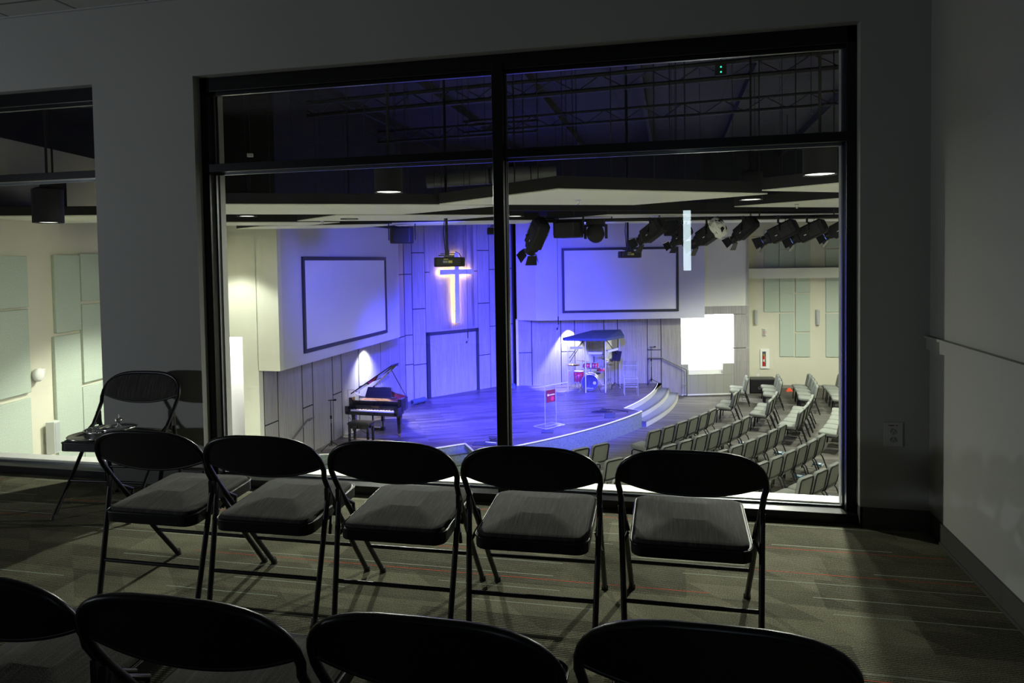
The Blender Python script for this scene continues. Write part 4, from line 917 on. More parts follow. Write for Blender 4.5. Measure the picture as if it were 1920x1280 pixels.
def text(name, s, loc, rot, size, mat, parent, ext=.002, align='CENTER'):
    cu = bpy.data.curves.new(name, 'FONT'); cu.body = s; cu.size = size; cu.extrude = ext; cu.align_x = align; cu.align_y = 'CENTER'
    o = bpy.data.objects.new(name, cu); C.objects.link(o); dg = bpy.context.evaluated_depsgraph_get(); me = bpy.data.meshes.new_from_object(o.evaluated_get(dg))
    bpy.data.objects.remove(o); o = bpy.data.objects.new(name, me); C.objects.link(o); me.materials.clear(); me.materials.append(mat)
    o.location = loc; o.rotation_euler = rot; o.parent = parent; return o
text('fallboard_lettering', 'YAMAHA', (.02, .196, .765), (PI/2, 0, 0), .05, M_brass, pn)
# music desk
MB().add([(-.37, .40, .98), (.37, .40, .98), (.33, .50, 1.22), (-.33, .50, 1.22), (-.37, .42, .98), (.37, .42, .98), (.33, .52, 1.22), (-.33, .52, 1.22)], [(0, 1, 2, 3), (7, 6, 5, 4), (0, 4, 5, 1), (1, 5, 6, 2), (2, 6, 7, 3), (3, 7, 4, 0)]).box((-.52, .34, .965), (.52, .46, .985)).build('music_desk', flat('music_desk', (.02, .02, .02), .25), pn)
# lid hinged on the left edge
th = math.radians(33); lid = MB(); lo_ = [(p[0]+.74, p[1]) for p in out if p[1] > .35]
V = []
for zo in (0, .042):
    for x, y in lo_: V.append((-.74+x*math.cos(th)-zo*math.sin(th), y, .99+x*math.sin(th)+zo*math.cos(th)))
n = len(lo_); lid.add(V, [tuple(range(n)), tuple(range(n, 2*n))[::-1]]+[(i, n+i, n+(i+1) % n, (i+1) % n) for i in range(n)])
lx_ = MB()
lid.build('lid', M_piano, pn)
fl = MB(); V = []
for zo in (.045, .075):
    for x, y in ((.02, .36), (1.44, .36), (1.44, .78), (.02, .78)): V.append((-.74+x*math.cos(th)-zo*math.sin(th), y, .99+x*math.sin(th)+zo*math.cos(th)))
fl.add(V, [(0, 1, 2, 3), (7, 6, 5, 4), (0, 4, 5, 1), (1, 5, 6, 2), (2, 6, 7, 3), (3, 7, 4, 0)]); fl.build('front_lid_flap', M_piano, pn)
MB().cyl((.70, .62, .97), (-.74+1.22*math.cos(th), .66, .985+1.22*math.sin(th)), .011, n=8).build('prop_stick', M_piano, pn)
for x, y in ((-.64, .30), (.64, .30), (-.42, 1.52)):
    l = MB().prism([(x-.055, y-.055), (x+.055, y-.055), (x+.055, y+.055), (x-.055, y+.055)], .50, .66)
    a = [(x-.05, y-.05), (x+.05, y-.05), (x+.05, y+.05), (x-.05, y+.05)]; b = [(x-.034, y-.034), (x+.034, y-.034), (x+.034, y+.034), (x-.034, y+.034)]
    l.add([(p[0], p[1], .5) for p in a]+[(p[0], p[1], .09) for p in b], [(0, 4, 5, 1), (1, 5, 6, 2), (2, 6, 7, 3), (3, 7, 4, 0)])
    lg = l.build('leg', M_piano, pn); MB().cyl((x, y, .05), (x, y, .10), .022, n=10).cyl((x-.014, y, .028), (x+.014, y, .028), .028, n=14).build('caster', M_brass, lg)
MB().box((-.16, .36, .20), (-.13, .40, .60)).box((.13, .36, .20), (.16, .40, .60)).box((-.18, .34, .12), (.18, .44, .20)).build('pedal_lyre', M_piano, pn)
MB().box((-.08, .26, .10), (-.05, .36, .115)).box((-.015, .26, .10), (.015, .36, .115)).box((.05, .26, .10), (.08, .36, .115)).build('pedal', M_brass, pn)
# bench
o = thing('piano_bench', 'black padded bench at the grand piano keyboard', 'bench', (-7.62, 16.42, S), math.radians(-2))
cu = cushion(.60, .36, .07, .03, .012); cu.v = [(x, y, z+.43) for x, y, z in cu.v]; cu.build('cushion', flat('bench_vinyl', (.025, .025, .027), .4), o)
MB().box((-.28, -.165, .34), (.28, .165, .43)).build('seat_box', M_piano, o, bevel=.006)
for sx in (-1, 1):
    for sy in (-1, 1): MB().prism([(sx*.25-.025, sy*.14-.025), (sx*.25+.025, sy*.14-.025), (sx*.25+.025, sy*.14+.025), (sx*.25-.025, sy*.14+.025)], 0, .35).build('leg', M_piano, o)
MB().cyl((.30, 0, .38), (.34, 0, .38), .035, n=14).build('adjusting_knob', M_black, o)
# ---- microphone stands
o = thing('microphone_stand', 'pale round-based microphone stand left of the piano keyboard', 'microphone stand', onz(651, 817.5, S)+Vector((.05, 0, 0)))
MB().lathe([(0, 0), (.15, 0), (.155, .01), (.14, .022), (.03, .03), (0, .03)], n=28).build('base', M_white, o)
MB().cyl((0, 0, .03), (0, 0, .72), .013, n=10).cyl((0, 0, .72), (0, 0, 1.20), .008, n=8).build('pole', M_chrome, o); MB().cyl((0, 0, .68), (0, 0, .78), .024, n=12).build('clutch', M_white, o)
MB().tube([(-.02, 0, 1.20), (.14, 0, 1.21), (.18, 0, 1.20), (.22, .0, 1.12)], .007, 6).build('boom', M_chrome, o); MB().tube([(.22, 0, 1.12), (.26, 0, 1.07), (.33, 0, 1.10)], .018, 8).build('microphone', M_white, o)
MB().tube([(.01, 0, .5), (.15, 0, .35), (.35, .1, .10), (.5, .2, .01)], .005, 5).build('cable', M_rubber, o)
def tripod(label, p, h, yaw, boom):
    o = thing('microphone_stand', label, 'microphone stand', p, yaw)
    for k in range(3):
        a = 2*PI*k/3; l = MB().tube([(.02*math.cos(a), .02*math.sin(a), .16), (.30*math.cos(a), .30*math.sin(a), .015)], .010, 6).build('leg', M_black, o)
        MB().cyl((.28*math.cos(a), .28*math.sin(a), .02), (.32*math.cos(a), .32*math.sin(a), .012), .016, n=8).build('foot_cap', M_rubber, l)
    MB().cyl((0, 0, .08), (0, 0, .62), .015, n=10).cyl((0, 0, .62), (0, 0, h), .009, n=8).build('pole', M_black, o); MB().cyl((0, 0, .13), (0, 0, .2), .028, n=10).cyl((0, 0, h*.62), (0, 0, h*.62+.08), .026, n=10).build('clutch', M_black, o)
    MB().tube([(-.06, 0, h-.01), (0, 0, h), (boom, 0, h)], .012, 6).build('microphone_clip', M_black, o); MB().cyl((boom-.02, 0, h), (boom+.06, 0, h+.01), .018, .026, 10).build('microphone', M_black, o)
tripod('black tripod microphone stand at the far left of the stage by the wood wall', onz(611.5, 838.5, S)+Vector((.20, -.1, 0)), 1.18, .1, .08)
tripod('black microphone stand against the wood wall by the right handrail', onz(1217.5, 716, S)-Vector((rn.x, rn.y, 0))*.36, 1.32, .1, .10)
# ---- rolled item, boxes, floor pockets
r0 = onz(773, 759.5, S); r1 = onz(796.5, 753.5, S)
o = thing('floor_tube', 'long dark tube lying on the stage by the centre wall, right of the piano', 'tube', (r0+r1)/2); v = (r1-r0)/2
MB().cyl(-v+Vector((0, 0, .085)), v+Vector((0, 0, .085)), .085, n=18).build('tube_body', M_foam, o); MB().cyl(-v*1.01+Vector((0, 0, .085)), -v*.99+Vector((0, 0, .085)), .05, n=14).build('end_cap', M_blackm, o); MB().cbox((-v.x*.5, -v.y*.5, .01), (.2, .1, .02)).cbox((v.x*.5, v.y*.5, .01), (.2, .1, .02)).build('foot', M_rubber, o)
q = onz(959, 727, S); o = thing('stage_box', 'small dark box on the stage floor just right of the mullion', 'box', (q.x, q.y, S), .3)
MB().add([(-.15, -.1, 0), (.15, -.1, 0), (.15, .12, 0), (-.15, .12, 0), (-.13, -.04, .11), (.13, -.04, .11), (.14, .12, .14), (-.14, .12, .14)], [(0, 3, 2, 1), (4, 5, 6, 7), (0, 1, 5, 4), (1, 2, 6, 5), (2, 3, 7, 6), (3, 0, 4, 7)]).build('box_body', M_foam, o, bevel=.008)
MB().tube([(0, .1, .06), (-.05, .2, .2), (-.12, .25, .45)], .006, 5).build('cable', M_rubber, o)
M_pock = flat('pocket_lid', (.035, .045, .08), .4)
def pocket(label, pts):
    P = [onz(x, y, S) for x, y in pts]; c = sum(P, Vector())/4; o = thing('floor_pocket', label, 'floor pocket', c, 0, 'stage floor pockets')
    MB().prism([(p.x-c.x, p.y-c.y) for p in P], 0, .006).build('lid', M_pock, o)
    R_ = [((p.x-c.x)*1.06, (p.y-c.y)*1.06, .003) for p in P]; MB().tube(R_, .006, 5, closed=True).build('rim', M_black, o)
pocket('flat floor pocket lid in front of the clear lectern', [(1016, 811.5), (1017, 806.3), (1037.4, 806.6), (1035.6, 811.5)])
pocket('dark floor pocket lid by the centre steps, left one', [(886.5, 834.6), (891, 829), (911, 829), (907, 834.9)])
pocket('dark floor pocket lid by the centre steps, right one next to the mullion', [(909, 834.7), (914, 829.2), (930, 829.4), (929, 834.7)])
pocket('dark floor pocket lid under the cables on the right stage floor', [(1134, 783.4), (1135, 775.5), (1153.5, 774.8), (1152.5, 783.4)])
# effects pedal with cables
q = onz(1128, 772.5, S); o = thing('foot_pedal', 'black foot pedal with tangled cables on the stage floor right of the lectern', 'pedal', q, .3)
MB().box((-.16, -.06, 0), (.14, .06, .045)).add([(-.30, -.04, .0), (-.16, -.05, 0), (-.16, .05, 0), (-.30, .04, 0), (-.30, -.03, .02), (-.16, -.04, .05), (-.16, .04, .05), (-.30, .03, .02)], [(0, 1, 2, 3), (7, 6, 5, 4), (0, 4, 5, 1), (1, 5, 6, 2), (2, 6, 7, 3), (3, 7, 4, 0)]).build('pedal_body', M_blackm, o)
MB().tube([(.1, 0, .03), (.22, .12, .06), (.38, .16, .03), (.6, .10, .012), (.78, -.05, .01), (.70, -.25, .01)], .010, 6).tube([(.0, .05, .03), (.12, .2, .05), (.28, .08, .05), (.15, -.08, .02), (.3, -.1, .02)], .010, 6).tube([(-.05, .05, .03), (.05, .16, .07), (.2, .02, .06)], .012, 6).build('cable', M_rubber, o)
q = onz(926, 827.5, S); o = thing('cable_coil', 'small coil of dark cable on the stage edge beside the mullion', 'cable', q)
MB().tube([(.10*math.cos(a)*(1+.02*a), .09*math.sin(a), .015+.006*a) for a in [k*PI/5 for k in range(26)]], .009, 5).build('coil', M_rubber, o); MB().cyl((-.18, -.12, .012), (.10, -.16, .012), .012, n=8).build('plug', M_white, o)
# ---- clear lectern with its red sign
B_ = [onz(*p, S) for p in ((1002.8, 799.8), (1018.6, 806), (1056.7, 796.8), (1040, 791.7))]
c = sum(B_, Vector())/4; lx = (B_[2]-B_[1]).normalized(); a = math.atan2(lx.y, lx.x)
o = thing('lectern', 'clear acrylic lectern with a small red sign on the stage', 'lectern', (c.x, c.y, S), a)
def edge_slab(parent, nm, P8, r=.009, both=True):
    mb = MB().add(P8, [(0, 3, 2, 1), (4, 5, 6, 7), (0, 1, 5, 4), (1, 2, 6, 5), (2, 3, 7, 6), (3, 0, 4, 7)]); s = mb.build(nm, M_acry, parent)
    e = MB()
    for i in range(4): e.tube([(Vector(P8[i])+Vector(P8[i+4]))/2, (Vector(P8[(i+1) % 4])+Vector(P8[(i+1) % 4+4]))/2], r, 5)
    e.build('polished_edge', M_aedge, s); return s
w2, d2_ = .36, .24
edge_slab(o, 'base', [(-w2, -d2_, .008), (w2, -d2_, .008), (w2, d2_, .008), (-w2, d2_, .008), (-w2, -d2_, .028), (w2, -d2_, .028), (w2, d2_, .028), (-w2, d2_, .028)], .007)
MB().box((-w2+.02, -d2_+.02, 0), (-w2+.06, -d2_+.06, .008)).box((w2-.06, d2_-.06, 0), (w2-.02, d2_-.02, .008)).box((-w2+.02, d2_-.06, 0), (-w2+.06, d2_-.02, .008)).box((w2-.06, -d2_+.02, 0), (w2-.02, -d2_+.06, .008)).build('foot', M_aedge, o)
edge_slab(o, 'front_panel', [(-.20, -.06, .028), (.22, -.06, .028), (.22, -.06, 1.10), (-.20, -.06, 1.10), (-.20, -.04, .028), (.22, -.04, .028), (.22, -.04, 1.10), (-.20, -.04, 1.10)], .005)
edge_slab(o, 'reading_top', [(-.42, -.30, 1.16), (.42, -.30, 1.16), (.42, .20, 1.06), (-.42, .20, 1.06), (-.42, -.30, 1.18), (.42, -.30, 1.18), (.42, .20, 1.08), (-.42, .20, 1.08)], .009)
sg = MB().box((-.155, -.075, .66), (.175, -.062, .99)).build('sign', flat('sign_maroon', (.22, .015, .03), .4), o)
MB().cyl((-.10, -.078, .86), (-.10, -.075, .86), .028, n=14).add([(-.10, -.0785, .905), (-.085, -.0785, .87), (-.115, -.0785, .87)], [(0, 1, 2)]).build('logo_mark', M_white, sg)
for i, w_ in enumerate((.016, .016, .016, .016, .016, .016)): pass
MB().box((-.06, -.078, .845), (-.045, -.075, .875)).box((-.037, -.078, .845), (-.018, -.075, .868)).box((-.010, -.078, .845), (.01, -.075, .868)).box((.018, -.078, .845), (.035, -.075, .875)).box((.043, -.078, .845), (.065, -.075, .868)).box((.073, -.078, .845), (.088, -.075, .875)).box((.096, -.078, .845), (.118, -.075, .868)).box((.126, -.078, .845), (.145, -.075, .868)).build('logo_lettering', M_white, sg)
MB().cyl((.06, -.078, .75), (.06, -.075, .75), .06, n=18).build('red_emblem', flat('sign_red2', (.7, .03, .06), .4), sg)
# ---- acrylic drum shield with foam roof
SP = [onz(*p, S) for p in ((1065, 735.4), (1098.3, 736), (1135.5, 736), (1162.5, 727))]
HS = 1.74
sd = thing('drum_shield', 'clear drum shield with dark blue angled roof around the red drums', 'drum shield', SP[1])
L_ = [p-SP[1] for p in SP]
for i in range(3):
    a_, b_ = L_[i], L_[i+1]; MB().quad((a_.x, a_.y, .01), (b_.x, b_.y, .01), (b_.x, b_.y, HS), (a_.x, a_.y, HS)).build('panel', M_acry, sd)
bx = L_[0]+Vector((.1, 1.1, 0)); MB().quad((bx.x, bx.y, .01), (L_[0].x, L_[0].y, .01), (L_[0].x, L_[0].y, HS), (bx.x, bx.y, HS)).build('panel', M_acry, sd)
for i, p in enumerate(L_): MB().cyl((p.x, p.y, 0), (p.x, p.y, HS), (.010, .018, .018, .010)[i], n=6).build('post', M_aedge, sd)
R_ = [p-SP[1]+Vector((dx_, dy_, 0)) for p, dx_, dy_ in ((SP[0], -.17, .10), (SP[0], -.10, -.10), (SP[1], 0, -.15), (SP[2], .05, -.15), (SP[3], .17, -.08), (SP[3], .0, .62), (SP[1], .1, 1.35))]
V = [(p.x, p.y, HS+.02+(0, 0, 0, 0, 0, .12, .12)[i]) for i, p in enumerate(R_)]+[(p.x, p.y, HS+.10+(0, 0, 0, 0, 0, .14, .14)[i]) for i, p in enumerate(R_)]; n = 7
MB().add(V, [tuple(range(n))[::-1], tuple(range(n, 2*n))]+[(i, (i+1) % n, n+(i+1) % n, n+i) for i in range(n)]).build('roof', M_foam, sd)
M_bar = flat('pale_strip', (.55, .56, .60), .4)
mb = MB()
for i, z in ((0, 1.48), (1, 1.30), (2, 1.34)):
    a_ = L_[i].lerp(L_[i+1], .15); b_ = L_[i].lerp(L_[i+1], .85); mb.wall(a_, b_, z, z+.075, -.03, -.012)
mb.build('handle_strip', M_bar, sd)
mb = MB().tube([(L_[0].x+.05, L_[0].y+.05, 1.15), (L_[0].x+.52, L_[0].y+.3, HS+.02)], .012, 6).tube([(L_[0].x+.05, L_[0].y+.12, 1.0), (L_[0].x+.48, L_[0].y+.4, HS-.05)], .012, 6).tube([(L_[2].x+.05, L_[2].y+.1, HS), (L_[3].x, L_[3].y, 1.05)], .012, 6)
mb.build('brace', M_black, sd)
# ---- drum kit
M_drumblack = flat('bass_head_dark', (.02, .025, .06), .35)
dk = thing('drum_kit', 'red drum kit with chrome hardware inside the clear shield', 'drum kit', (-2.72, 23.98, S), math.radians(4))
def drum(nm, c, r, h, tilt=0., headm=M_head, ax='z', rimw=.012):
    M = Matrix.Rotation(tilt, 3, 'X') if ax == 'z' else Matrix.Rotation(PI/2, 3, 'X')
    c = Vector(c); sh_ = MB().lathe([(0, 0), (r, 0), (r, h), (0, h)], c, 26, M).build(nm, M_red, dk)
    ho = MB()
    for z in (0, h): ho.lathe([(r-.004, z-.012), (r+rimw, z-.012), (r+rimw, z+.014), (r-.004, z+.014)], c, 26, M)
    for k in range(8):
        a = 2*PI*k/8+.3; p = Vector((math.cos(a)*(r+.008), math.sin(a)*(r+.008), 0)); ho.cyl(c+M @ (p+Vector((0, 0, h*.05))), c+M @ (p+Vector((0, 0, h*.95))), .006, n=5).cyl(c+M @ (p+Vector((0, 0, h*.42))), c+M @ (p+Vector((0, 0, h*.58))), .016, n=6)
    ho.build('hoop_and_lugs', M_chrome, sh_)
    MB().lathe([(0, h+.006), (r-.004, h+.006)], c, 26, M).lathe([(0, -.004), (r-.004, -.004)], c, 26, M).build('drum_head', headm, sh_); return sh_
bd = drum('bass_drum', (0, .36, .315), .275, .42, headm=M_drumblack, ax='y', rimw=.022)
MB().cyl((.16, -.085, .30), (.16, -.079, .30), .055, n=14).build('port_ring', M_bar, bd)
for sx in (-1, 1): MB().tube([(sx*.24, .12, .30), (sx*.31, -.05, .12), (sx*.37, -.12, .01)], .012, 6).build('spur', M_chrome, bd)
text('drum_logo', 'DDrum', (.0, -.085, .12), (PI/2, 0, 0), .075, M_white, bd)
drum('floor_tom', (-.40, .42, .26), .175, .36)
for k in range(3): a = 2*PI*k/3+.5; MB().tube([(-.40+.19*math.cos(a), .42+.19*math.sin(a), .5), (-.40+.20*math.cos(a), .42+.20*math.sin(a), .01)], .008, 6).build('tom_leg', M_chrome, dk)
drum('rack_tom', (.17, .28, .74), .125, .18, math.radians(-14)); drum('rack_tom', (-.12, .30, .74), .125, .16, math.radians(-14), headm=M_head)
drum('snare_drum', (.38, .62, .58), .17, .13, math.radians(-4), headm=M_head)
MB().tube([(.02, .30, .59), (.02, .30, .80), (.17, .28, .82)], .012, 6).tube([(.02, .30, .80), (-.12, .30, .80)], .012, 6).build('tom_mount', M_chrome, dk)
def cymbal(c, r, tx, ty, base):
    M = Matrix.Rotation(tx, 3, 'X') @ Matrix.Rotation(ty, 3, 'Y')
    cy_ = MB().lathe([(0, .028), (.03, .022), (.045, .008), (r, 0), (r, -.003), (.045, .004)], c, 24, M).build('cymbal', M_brass, dk)
    p = MB().tube([c, (c[0]+(base[0]-c[0])*.1, c[1]+(base[1]-c[1])*.1, c[2]-.06), (base[0], base[1], c[2]*.6), (base[0], base[1], .2)], .009, 6)
    for k in range(3): a = 2*PI*k/3+.7; p.tube([(base[0], base[1], .34), (base[0]+.24*math.cos(a), base[1]+.24*math.sin(a), .01)], .008, 5)
    p.build('cymbal_stand', M_chrome, cy_)
cymbal((-.58, .22, .87), .24, .03, .02, (-.52, .35)); cymbal((-.28, .80, .92), .23, -.2, .12, (-.3, .95)); cymbal((.60, .40, 1.02), .20, .06, .25, (.62, .62))
cymbal((.68, .82, .80), .17, .0, .0, (.68, .82)); cymbal((.42, 1.0, 1.12), .21, -.15, -.1, (.5, 1.12))
MB().tube([(.12, .6, .75), (.12, .58, 1.12)], .016, 6).build('drum_stick_holder', M_black, dk)
o = thing('drum_throne', 'round black drum stool behind the red drums', 'stool', (-2.62, 25.0, S)); MB().lathe([(0, .44), (.16, .44), (.17, .47), (.16, .52), (0, .53)], n=20).build('seat', M_blackm, o); MB().cyl((0, 0, .1), (0, 0, .45), .02, n=8).build('post', M_chrome, o)
for k in range(3): a = 2*PI*k/3; MB().tube([(0, 0, .25), (.25*math.cos(a), .25*math.sin(a), .01)], .011, 6).build('leg', M_chrome, o)
o = thing('music_stand', 'black music stand with a slanted desk inside the drum shield', 'music stand', (-1.93, 24.6, S), -.3)
MB().add([(-.24, -.10, .98), (.24, -.10, .98), (.24, .08, 1.30), (-.24, .08, 1.30), (-.24, -.09, .98), (.24, -.09, .98), (.24, .09, 1.30), (-.24, .09, 1.30)], [(0, 1, 2, 3), (7, 6, 5, 4), (0, 4, 5, 1), (1, 5, 6, 2), (2, 6, 7, 3), (3, 7, 4, 0)]).build('desk', M_blackm, o)
MB().cyl((0, 0, .1), (0, 0, 1.1), .012, n=8).build('pole', M_black, o)
for k in range(3): a = 2*PI*k/3+.4; MB().tube([(0, 0, .22), (.27*math.cos(a), .27*math.sin(a), .01)], .010, 6).build('leg', M_black, o)
# ---- clear acrylic chair
o = thing('acrylic_chair', 'transparent acrylic chair standing right of the drum shield', 'chair', (-1.33, 23.65, S), math.radians(8))
def slab(z0, z1, x0, x1, y0, y1): return [(x0, y0, z0), (x1, y0, z0), (x1, y1, z0), (x0, y1, z0), (x0, y0, z1), (x1, y0, z1), (x1, y1, z1), (x0, y1, z1)]
edge_slab(o, 'seat', slab(.54, .57, -.22, .22, -.22, .22), .006); edge_slab(o, 'backrest', slab(.76, 1.08, -.24, .24, .20, .215), .004)
for sx in (-1, 1):
    for sy in (-1, 1): MB().box((sx*.20-.018, sy*.20-.018, 0), (sx*.20+.018, sy*.20+.018, .54 if sy < 0 else 1.05)).build('leg', M_acry, o); MB().tube([(sx*.218, sy*.20-.018, 0), (sx*.218, sy*.20-.018, .54 if sy < 0 else 1.05)], .005, 5).build('polished_edge', M_aedge, o)
MB().tube([(-.2, -.2, .28), (.2, -.2, .28)], .008, 5).tube([(-.2, .2, .28), (.2, .2, .28)], .008, 5).tube([(-.2, -.2, .36), (-.2, .2, .36)], .008, 5).tube([(.2, -.2, .36), (.2, .2, .36)], .008, 5).build('stretcher', M_aedge, o)
# ---- handrails
M_rail = flat('rail_grey', (.16, .16, .16), .4, .5)
def rail(label, pts, posts, base):
    o = thing('handrail', label, 'handrail', base); b = Vector(base)
    MB().tube([Vector(p)-b for p in pts], .022, 8).build('rail', M_rail, o)
    for p in posts: MB().tube([Vector(q)-b for q in p], .016, 8).build('post', M_rail, o)
    return o
eA = RE-n1*.14; eB = R1B-n1*.14; e = onv(1288, 739.5, eA, eB); e.z = F; zR = onv(1288, 693, eA, eB).z; rnn = Vector((rn.x, rn.y, 0))
pA = onv(1216.5, 671, RA-rn*.10, RB-rn*.10); pB = onv(1240, 670.5, RA-rn*.10, RB-rn*.10)
rail('dark metal handrail sloping down the right stage steps', [pA, pB, (e.x, e.y, zR), (e.x, e.y, F+.02)], [[(pA.x, pA.y, pA.z), (pA.x+rn.x*.09, pA.y+rn.y*.09, pA.z-.06)], [(pB.x, pB.y, pB.z), (pB.x+rn.x*.09, pB.y+rn.y*.09, pB.z-.06)],
     [(e.x, e.y, F+.04), (eA.x+.02, eA.y, F+.04)], [(e.x, e.y, F+.42), (eA.x+.02, eA.y, F+.42)]], e)
rail('grey wall handrail on the wood wall left of the stage steps', [(XLW+.09, 15.22, -1.99), (XLW+.09, 14.93, -1.98), (XLW+.09, 14.21, -2.28), (XLW+.09, 13.3, -2.62)], [[(XLW+.09, 15.1, -1.99), (XLW+.02, 15.1, -2.04)], [(XLW+.09, 14.0, -2.36), (XLW+.02, 14.0, -2.42)]], (XLW+.02, 15.1, -2.04))
# ================================================================== HALL SEATING
def hall_chair():
    t = thing('padded_chair', 'x', 'chair', (0, 0, 0), 0)
    cu = cushion(.50, .49, .085, .07, .02); cu.v = [(x, y+.03, z+.415+.02*(y+.25)/.5) for x, y, z in cu.v]; cu.build('seat', M_hseat, t)
    tl = Matrix.Rotation(math.radians(12), 3, 'X')     # leans back
    def tb(p): q = tl @ Vector(p); return (q.x, q.y-.225, q.z+.47)
    out = rbox(0, .22, 0, 0, .475, .42, .06, 5); m = len(out); bk = MB()
    rings = [[tb((x, .004, z)) for x, z in out], [tb((x, .05, z)) for x, z in out], [tb((x*.96, .070, .22+(z-.22)*.96)) for x, z in out], [tb((x*.8, .080, .22+(z-.22)*.8)) for x, z in out]]
    bk.add([p for r_ in rings for p in r_], [(i*m+j, i*m+(j+1) % m, (i+1)*m+(j+1) % m, (i+1)*m+j) for i in range(3) for j in range(m)], True); bk.add(rings[-1], [tuple(range(m))], True); bk.add(rings[0], [tuple(range(m))[::-1]])
    b = bk.build('backrest', M_hseat, t)
    MB().add([tb((x*.86, -.004, .215+(z-.22)*.86)) for x, z in out], [tuple(range(m))[::-1]]).build('back_inset', M_hback, b)
    MB().tube([tb((x*.95, -.004, .22+(z-.22)*.95)) for x, z in out], .015, 6, closed=True).build('back_frame', M_black, b)
    for sx in (-1, 1):
        MB().tube([(sx*.225, -.05, .40), (sx*.235, .15, .41), (sx*.238, .20, .37), (sx*.245, .235, .01)], .016, 7).build('leg', M_black, t)
        MB().tube([(sx*.225, .0, .405), (sx*.228, -.19, .405), (sx*.23, -.23, .36), (sx*.245, -.36, .01)], .016, 7).tube([(sx*.225, -.20, .42), tb((sx*.225, -.005, .05))], .016, 7).build('leg', M_black, t)
    MB().tube([(-.236, -.29, .21), (.236, -.29, .21)], .007, 5).tube([(-.20, -.12, .20), (-.20, -.30, .20), (.20, -.30, .20), (.20, -.12, .20)], .005, 5, closed=True).build('book_rack', M_black, t)
    return t
hc = hall_chair(); cache(hc); first = True; CH = []
def seatpos(r, deg):
    a = math.radians(deg); u = Vector((math.cos(a), math.sin(a))); p = cc+u*(r-.30); return (p.x, p.y, F), math.atan2(u.x, -u.y)
ORD = ['first', 'second', 'third', 'fourth', 'fifth', 'sixth', 'seventh', 'eighth', 'ninth', 'tenth', 'eleventh']
def row(r, degs, rowname, block):
    global first
    for i, d_ in enumerate(degs):
        loc, rz = seatpos(r, d_)
        if first: o = hc; first = False
        else: o = copy_tree(hc)
        o.location = loc; o.rotation_euler.z = rz
        o['label'] = 'grey padded chair, %s from left in the %s of the %s' % (ORD[i], rowname, block); o['group'] = rowname+' of the '+block; CH.append((o, loc, rz))
near = 'main right block'; far = 'block past the aisle'; left = 'middle block'; deep = 'block nearest the wall'
row(16.50, [-42.9, -40.85], 'front row', left); row(17.55, [-44.9, -42.85], 'second row', left); row(18.58, [-45.1, -43.2, -41.3], 'third row', left)
row(16.50, [-34.45+2.08*i for i in range(6)], 'front row', near)
row(17.55, [-39.35+1.98*i for i in range(8)], 'second row', near)
row(18.58, [-37.95+1.86*i for i in range(7)], 'third row', near)
row(19.61, [-36.7+1.72*i for i in range(6)], 'fourth row', near)
row(20.64, [-37.4+1.62*i for i in range(3)], 'fifth row', near)
row(16.42, [-14.9, -12.85], 'front row', far); row(17.52, [-17.1, -15.1, -13.1], 'second row', far); row(18.52, [-20.65+1.78*i for i in range(5)], 'third row', far); row(19.58, [-21.6+1.72*i for i in range(6)], 'fourth row', far)
row(16.54, [-5.2, -3.2], 'front row', deep); row(17.59, [-6.6, -4.25, -1.9], 'second row', deep); row(18.64, [-7.7, -5.5, -3.3, -1.1], 'third row', deep); row(19.62, [-7.3, -5.2, -3.1, -1.0], 'fourth row', deep)
# blue song books on the racks under a few seats
bl_ = ['blue book under the front row seat nearest the folding chair top', 'blue book on the rack in the middle of the front seating row', 'blue book on the rack at the right of the second row', 'blue book under the third row near its right end',
       'blue book under the second row near the folding chair', 'blue book under the fourth row near its right end', 'blue book under the fourth row by the rightmost folding chair', 'blue book under the fifth row at the window edge']
M_bk = flat('book_blue', (.03, .14, .26), .5); M_pg = flat('book_pages', (.8, .8, .78), .7); used_ = set()
for (x, y), lb in zip(((1267.7, 828.6), (1309.8, 813.8), (1383, 820), (1449, 839.5), (1347.5, 838.4), (1522.8, 858), (1464.7, 893), (1548, 918)), bl_):
    q = onz(x, y, F+.23); best = min((c_ for c_ in CH if c_[0].name not in used_), key=lambda c_: (Vector(c_[1]).to_2d()+Vector((math.sin(c_[2])*.2, -math.cos(c_[2])*.2))-q.to_2d()).length); used_.add(best[0].name)
    R_ = Matrix.Rotation(best[2], 3, 'Z'); p = Vector(best[1])+R_ @ Vector((0, -.21, .2055))
    o = thing('hymn_book', lb, 'book', p, best[2], 'books under the hall seats'); MB().box((-.09, -.10, .0), (.09, .10, .035)).build('cover', M_bk, o); MB().box((-.085, -.105, .004), (.088, -.095, .031)).box((-.06, -.06, .035), (.05, .05, .037)).build('pages', M_pg, o)
q = onz(1481, 733, F+.02); o = thing('orange_glow_wedge', 'orange shape standing for a wall glow behind the far seats', 'sign', (q.x, q.y, F), .3)
MB().add([(-.12, 0, 0), (.12, 0, 0), (.05, .04, .13), (-.05, .04, .13), (-.12, .12, 0), (.12, .12, 0)], [(0, 1, 2, 3), (5, 4, 3, 2), (0, 3, 4), (1, 5, 2)]).build('glow_face', flat('orange_glow_paint', (.9, .10, .03), .5), o)  # orange wedge standing in for a reflected orange-red glow on the wall
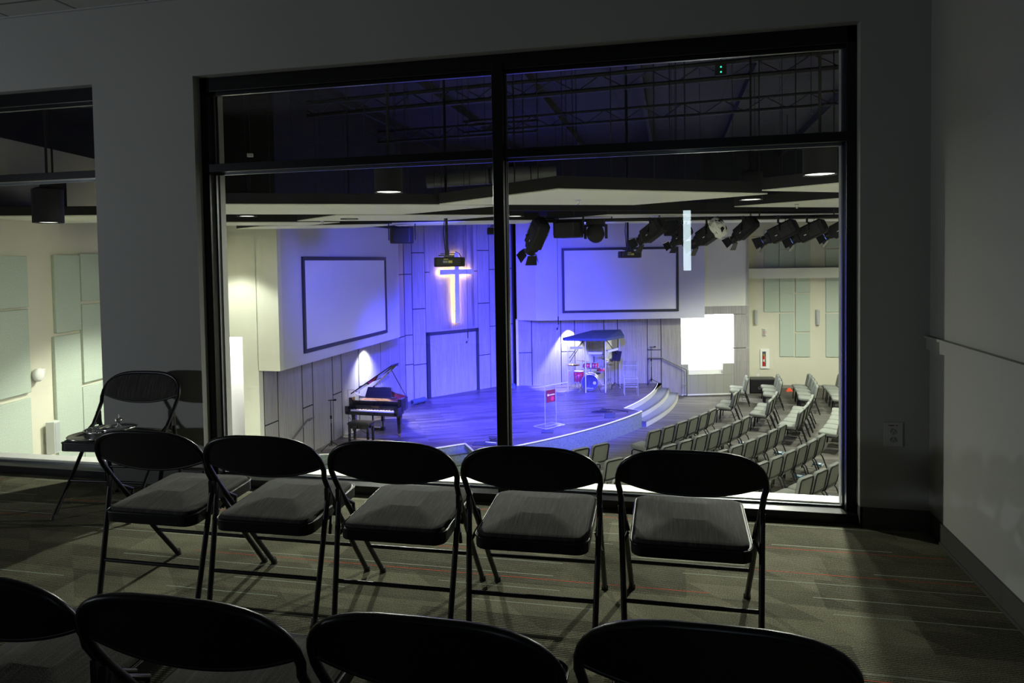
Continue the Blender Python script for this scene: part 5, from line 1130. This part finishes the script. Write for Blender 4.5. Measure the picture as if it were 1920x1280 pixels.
o['label'] = 'orange shape standing for a wall glow, before the third row of the farthest seats'
# ================================================================== STAGE LIGHTING
def blue(p, aim, wt, ang_=60, col=BLUE, sz=.12, bl__=1.): light('stage_wash', 'SPOT', p, wt, col, aim, sz, math.radians(ang_), bl__)
K = 2.9
for p, aim, wt, an in ((Vector((-4.6, 13.5, 2.0)), (-5.8, 20.4, -2.8), 5200, 58), (Vector((-2.4, 13.0, 2.0)), (-4.4, 20.0, -2.8), 5600, 54), (Vector((-5.0, 13.6, 2.0)), (-6.6, 20.5, -2.4), 3800, 56), (Vector((-.9, 14.2, 2.0)), (-3.6, 20.9, -2.8), 4400, 48), (Vector((-3.6, 16.6, 2.1)), (-6.4, 22.6, -.6), 2600, 66), (Vector((-2.0, 17.5, 2.1)), (-5.2, 24, -.6), 1600, 76), (Vector((-1.4, 15.5, 2.0)), (-2.3, 22.4, -2.8), 4600, 46)):
    blue(p, aim, wt*K, an)
light('screen_wash', 'SPOT', (-3.2, 11.2, 2.0), 1500, (.06, .06, 1), (-7.8, 16.5, .8), .2, math.radians(60), 1.)
light('screen_wash', 'SPOT', (-1.6, 12.2, 2.0), 1100, (.06, .06, 1), (-2.0, 24.5, .8), .2, math.radians(56), 1.)
# cool white fill on the centre wall and stage front
light('stage_front_white', 'SPOT', (-1.5, 12.6, 2.0), 420, (.95, .95, 1), (-5.5, 16.5, -2.8), .15, math.radians(70), .8)
light('piano_downlight', 'SPOT', (XLW+.34, onx(681, 700, XLW).y, -.58), 620, (.92, .97, 1), (XLW+.2, onx(681, 700, XLW).y, F), .05, math.radians(116), .8)
q = onv(1066, 650, RA, RB)+Vector((rn.x, rn.y, 0))*(-.30); light('drum_downlight', 'SPOT', (q.x, q.y, -.48), 900, (.94, .97, 1), (q.x+rn.x*.10, q.y+rn.y*.10, F), .03, math.radians(68), .4)
light('piano_key_fill', 'SPOT', (-7.4, 17.0, 1.9), 2200, (1, .84, .62), (-7.4, 16.85, S+.7), .05, math.radians(17), .6)  # narrow warm fill added to whiten the piano keys, has no fixture
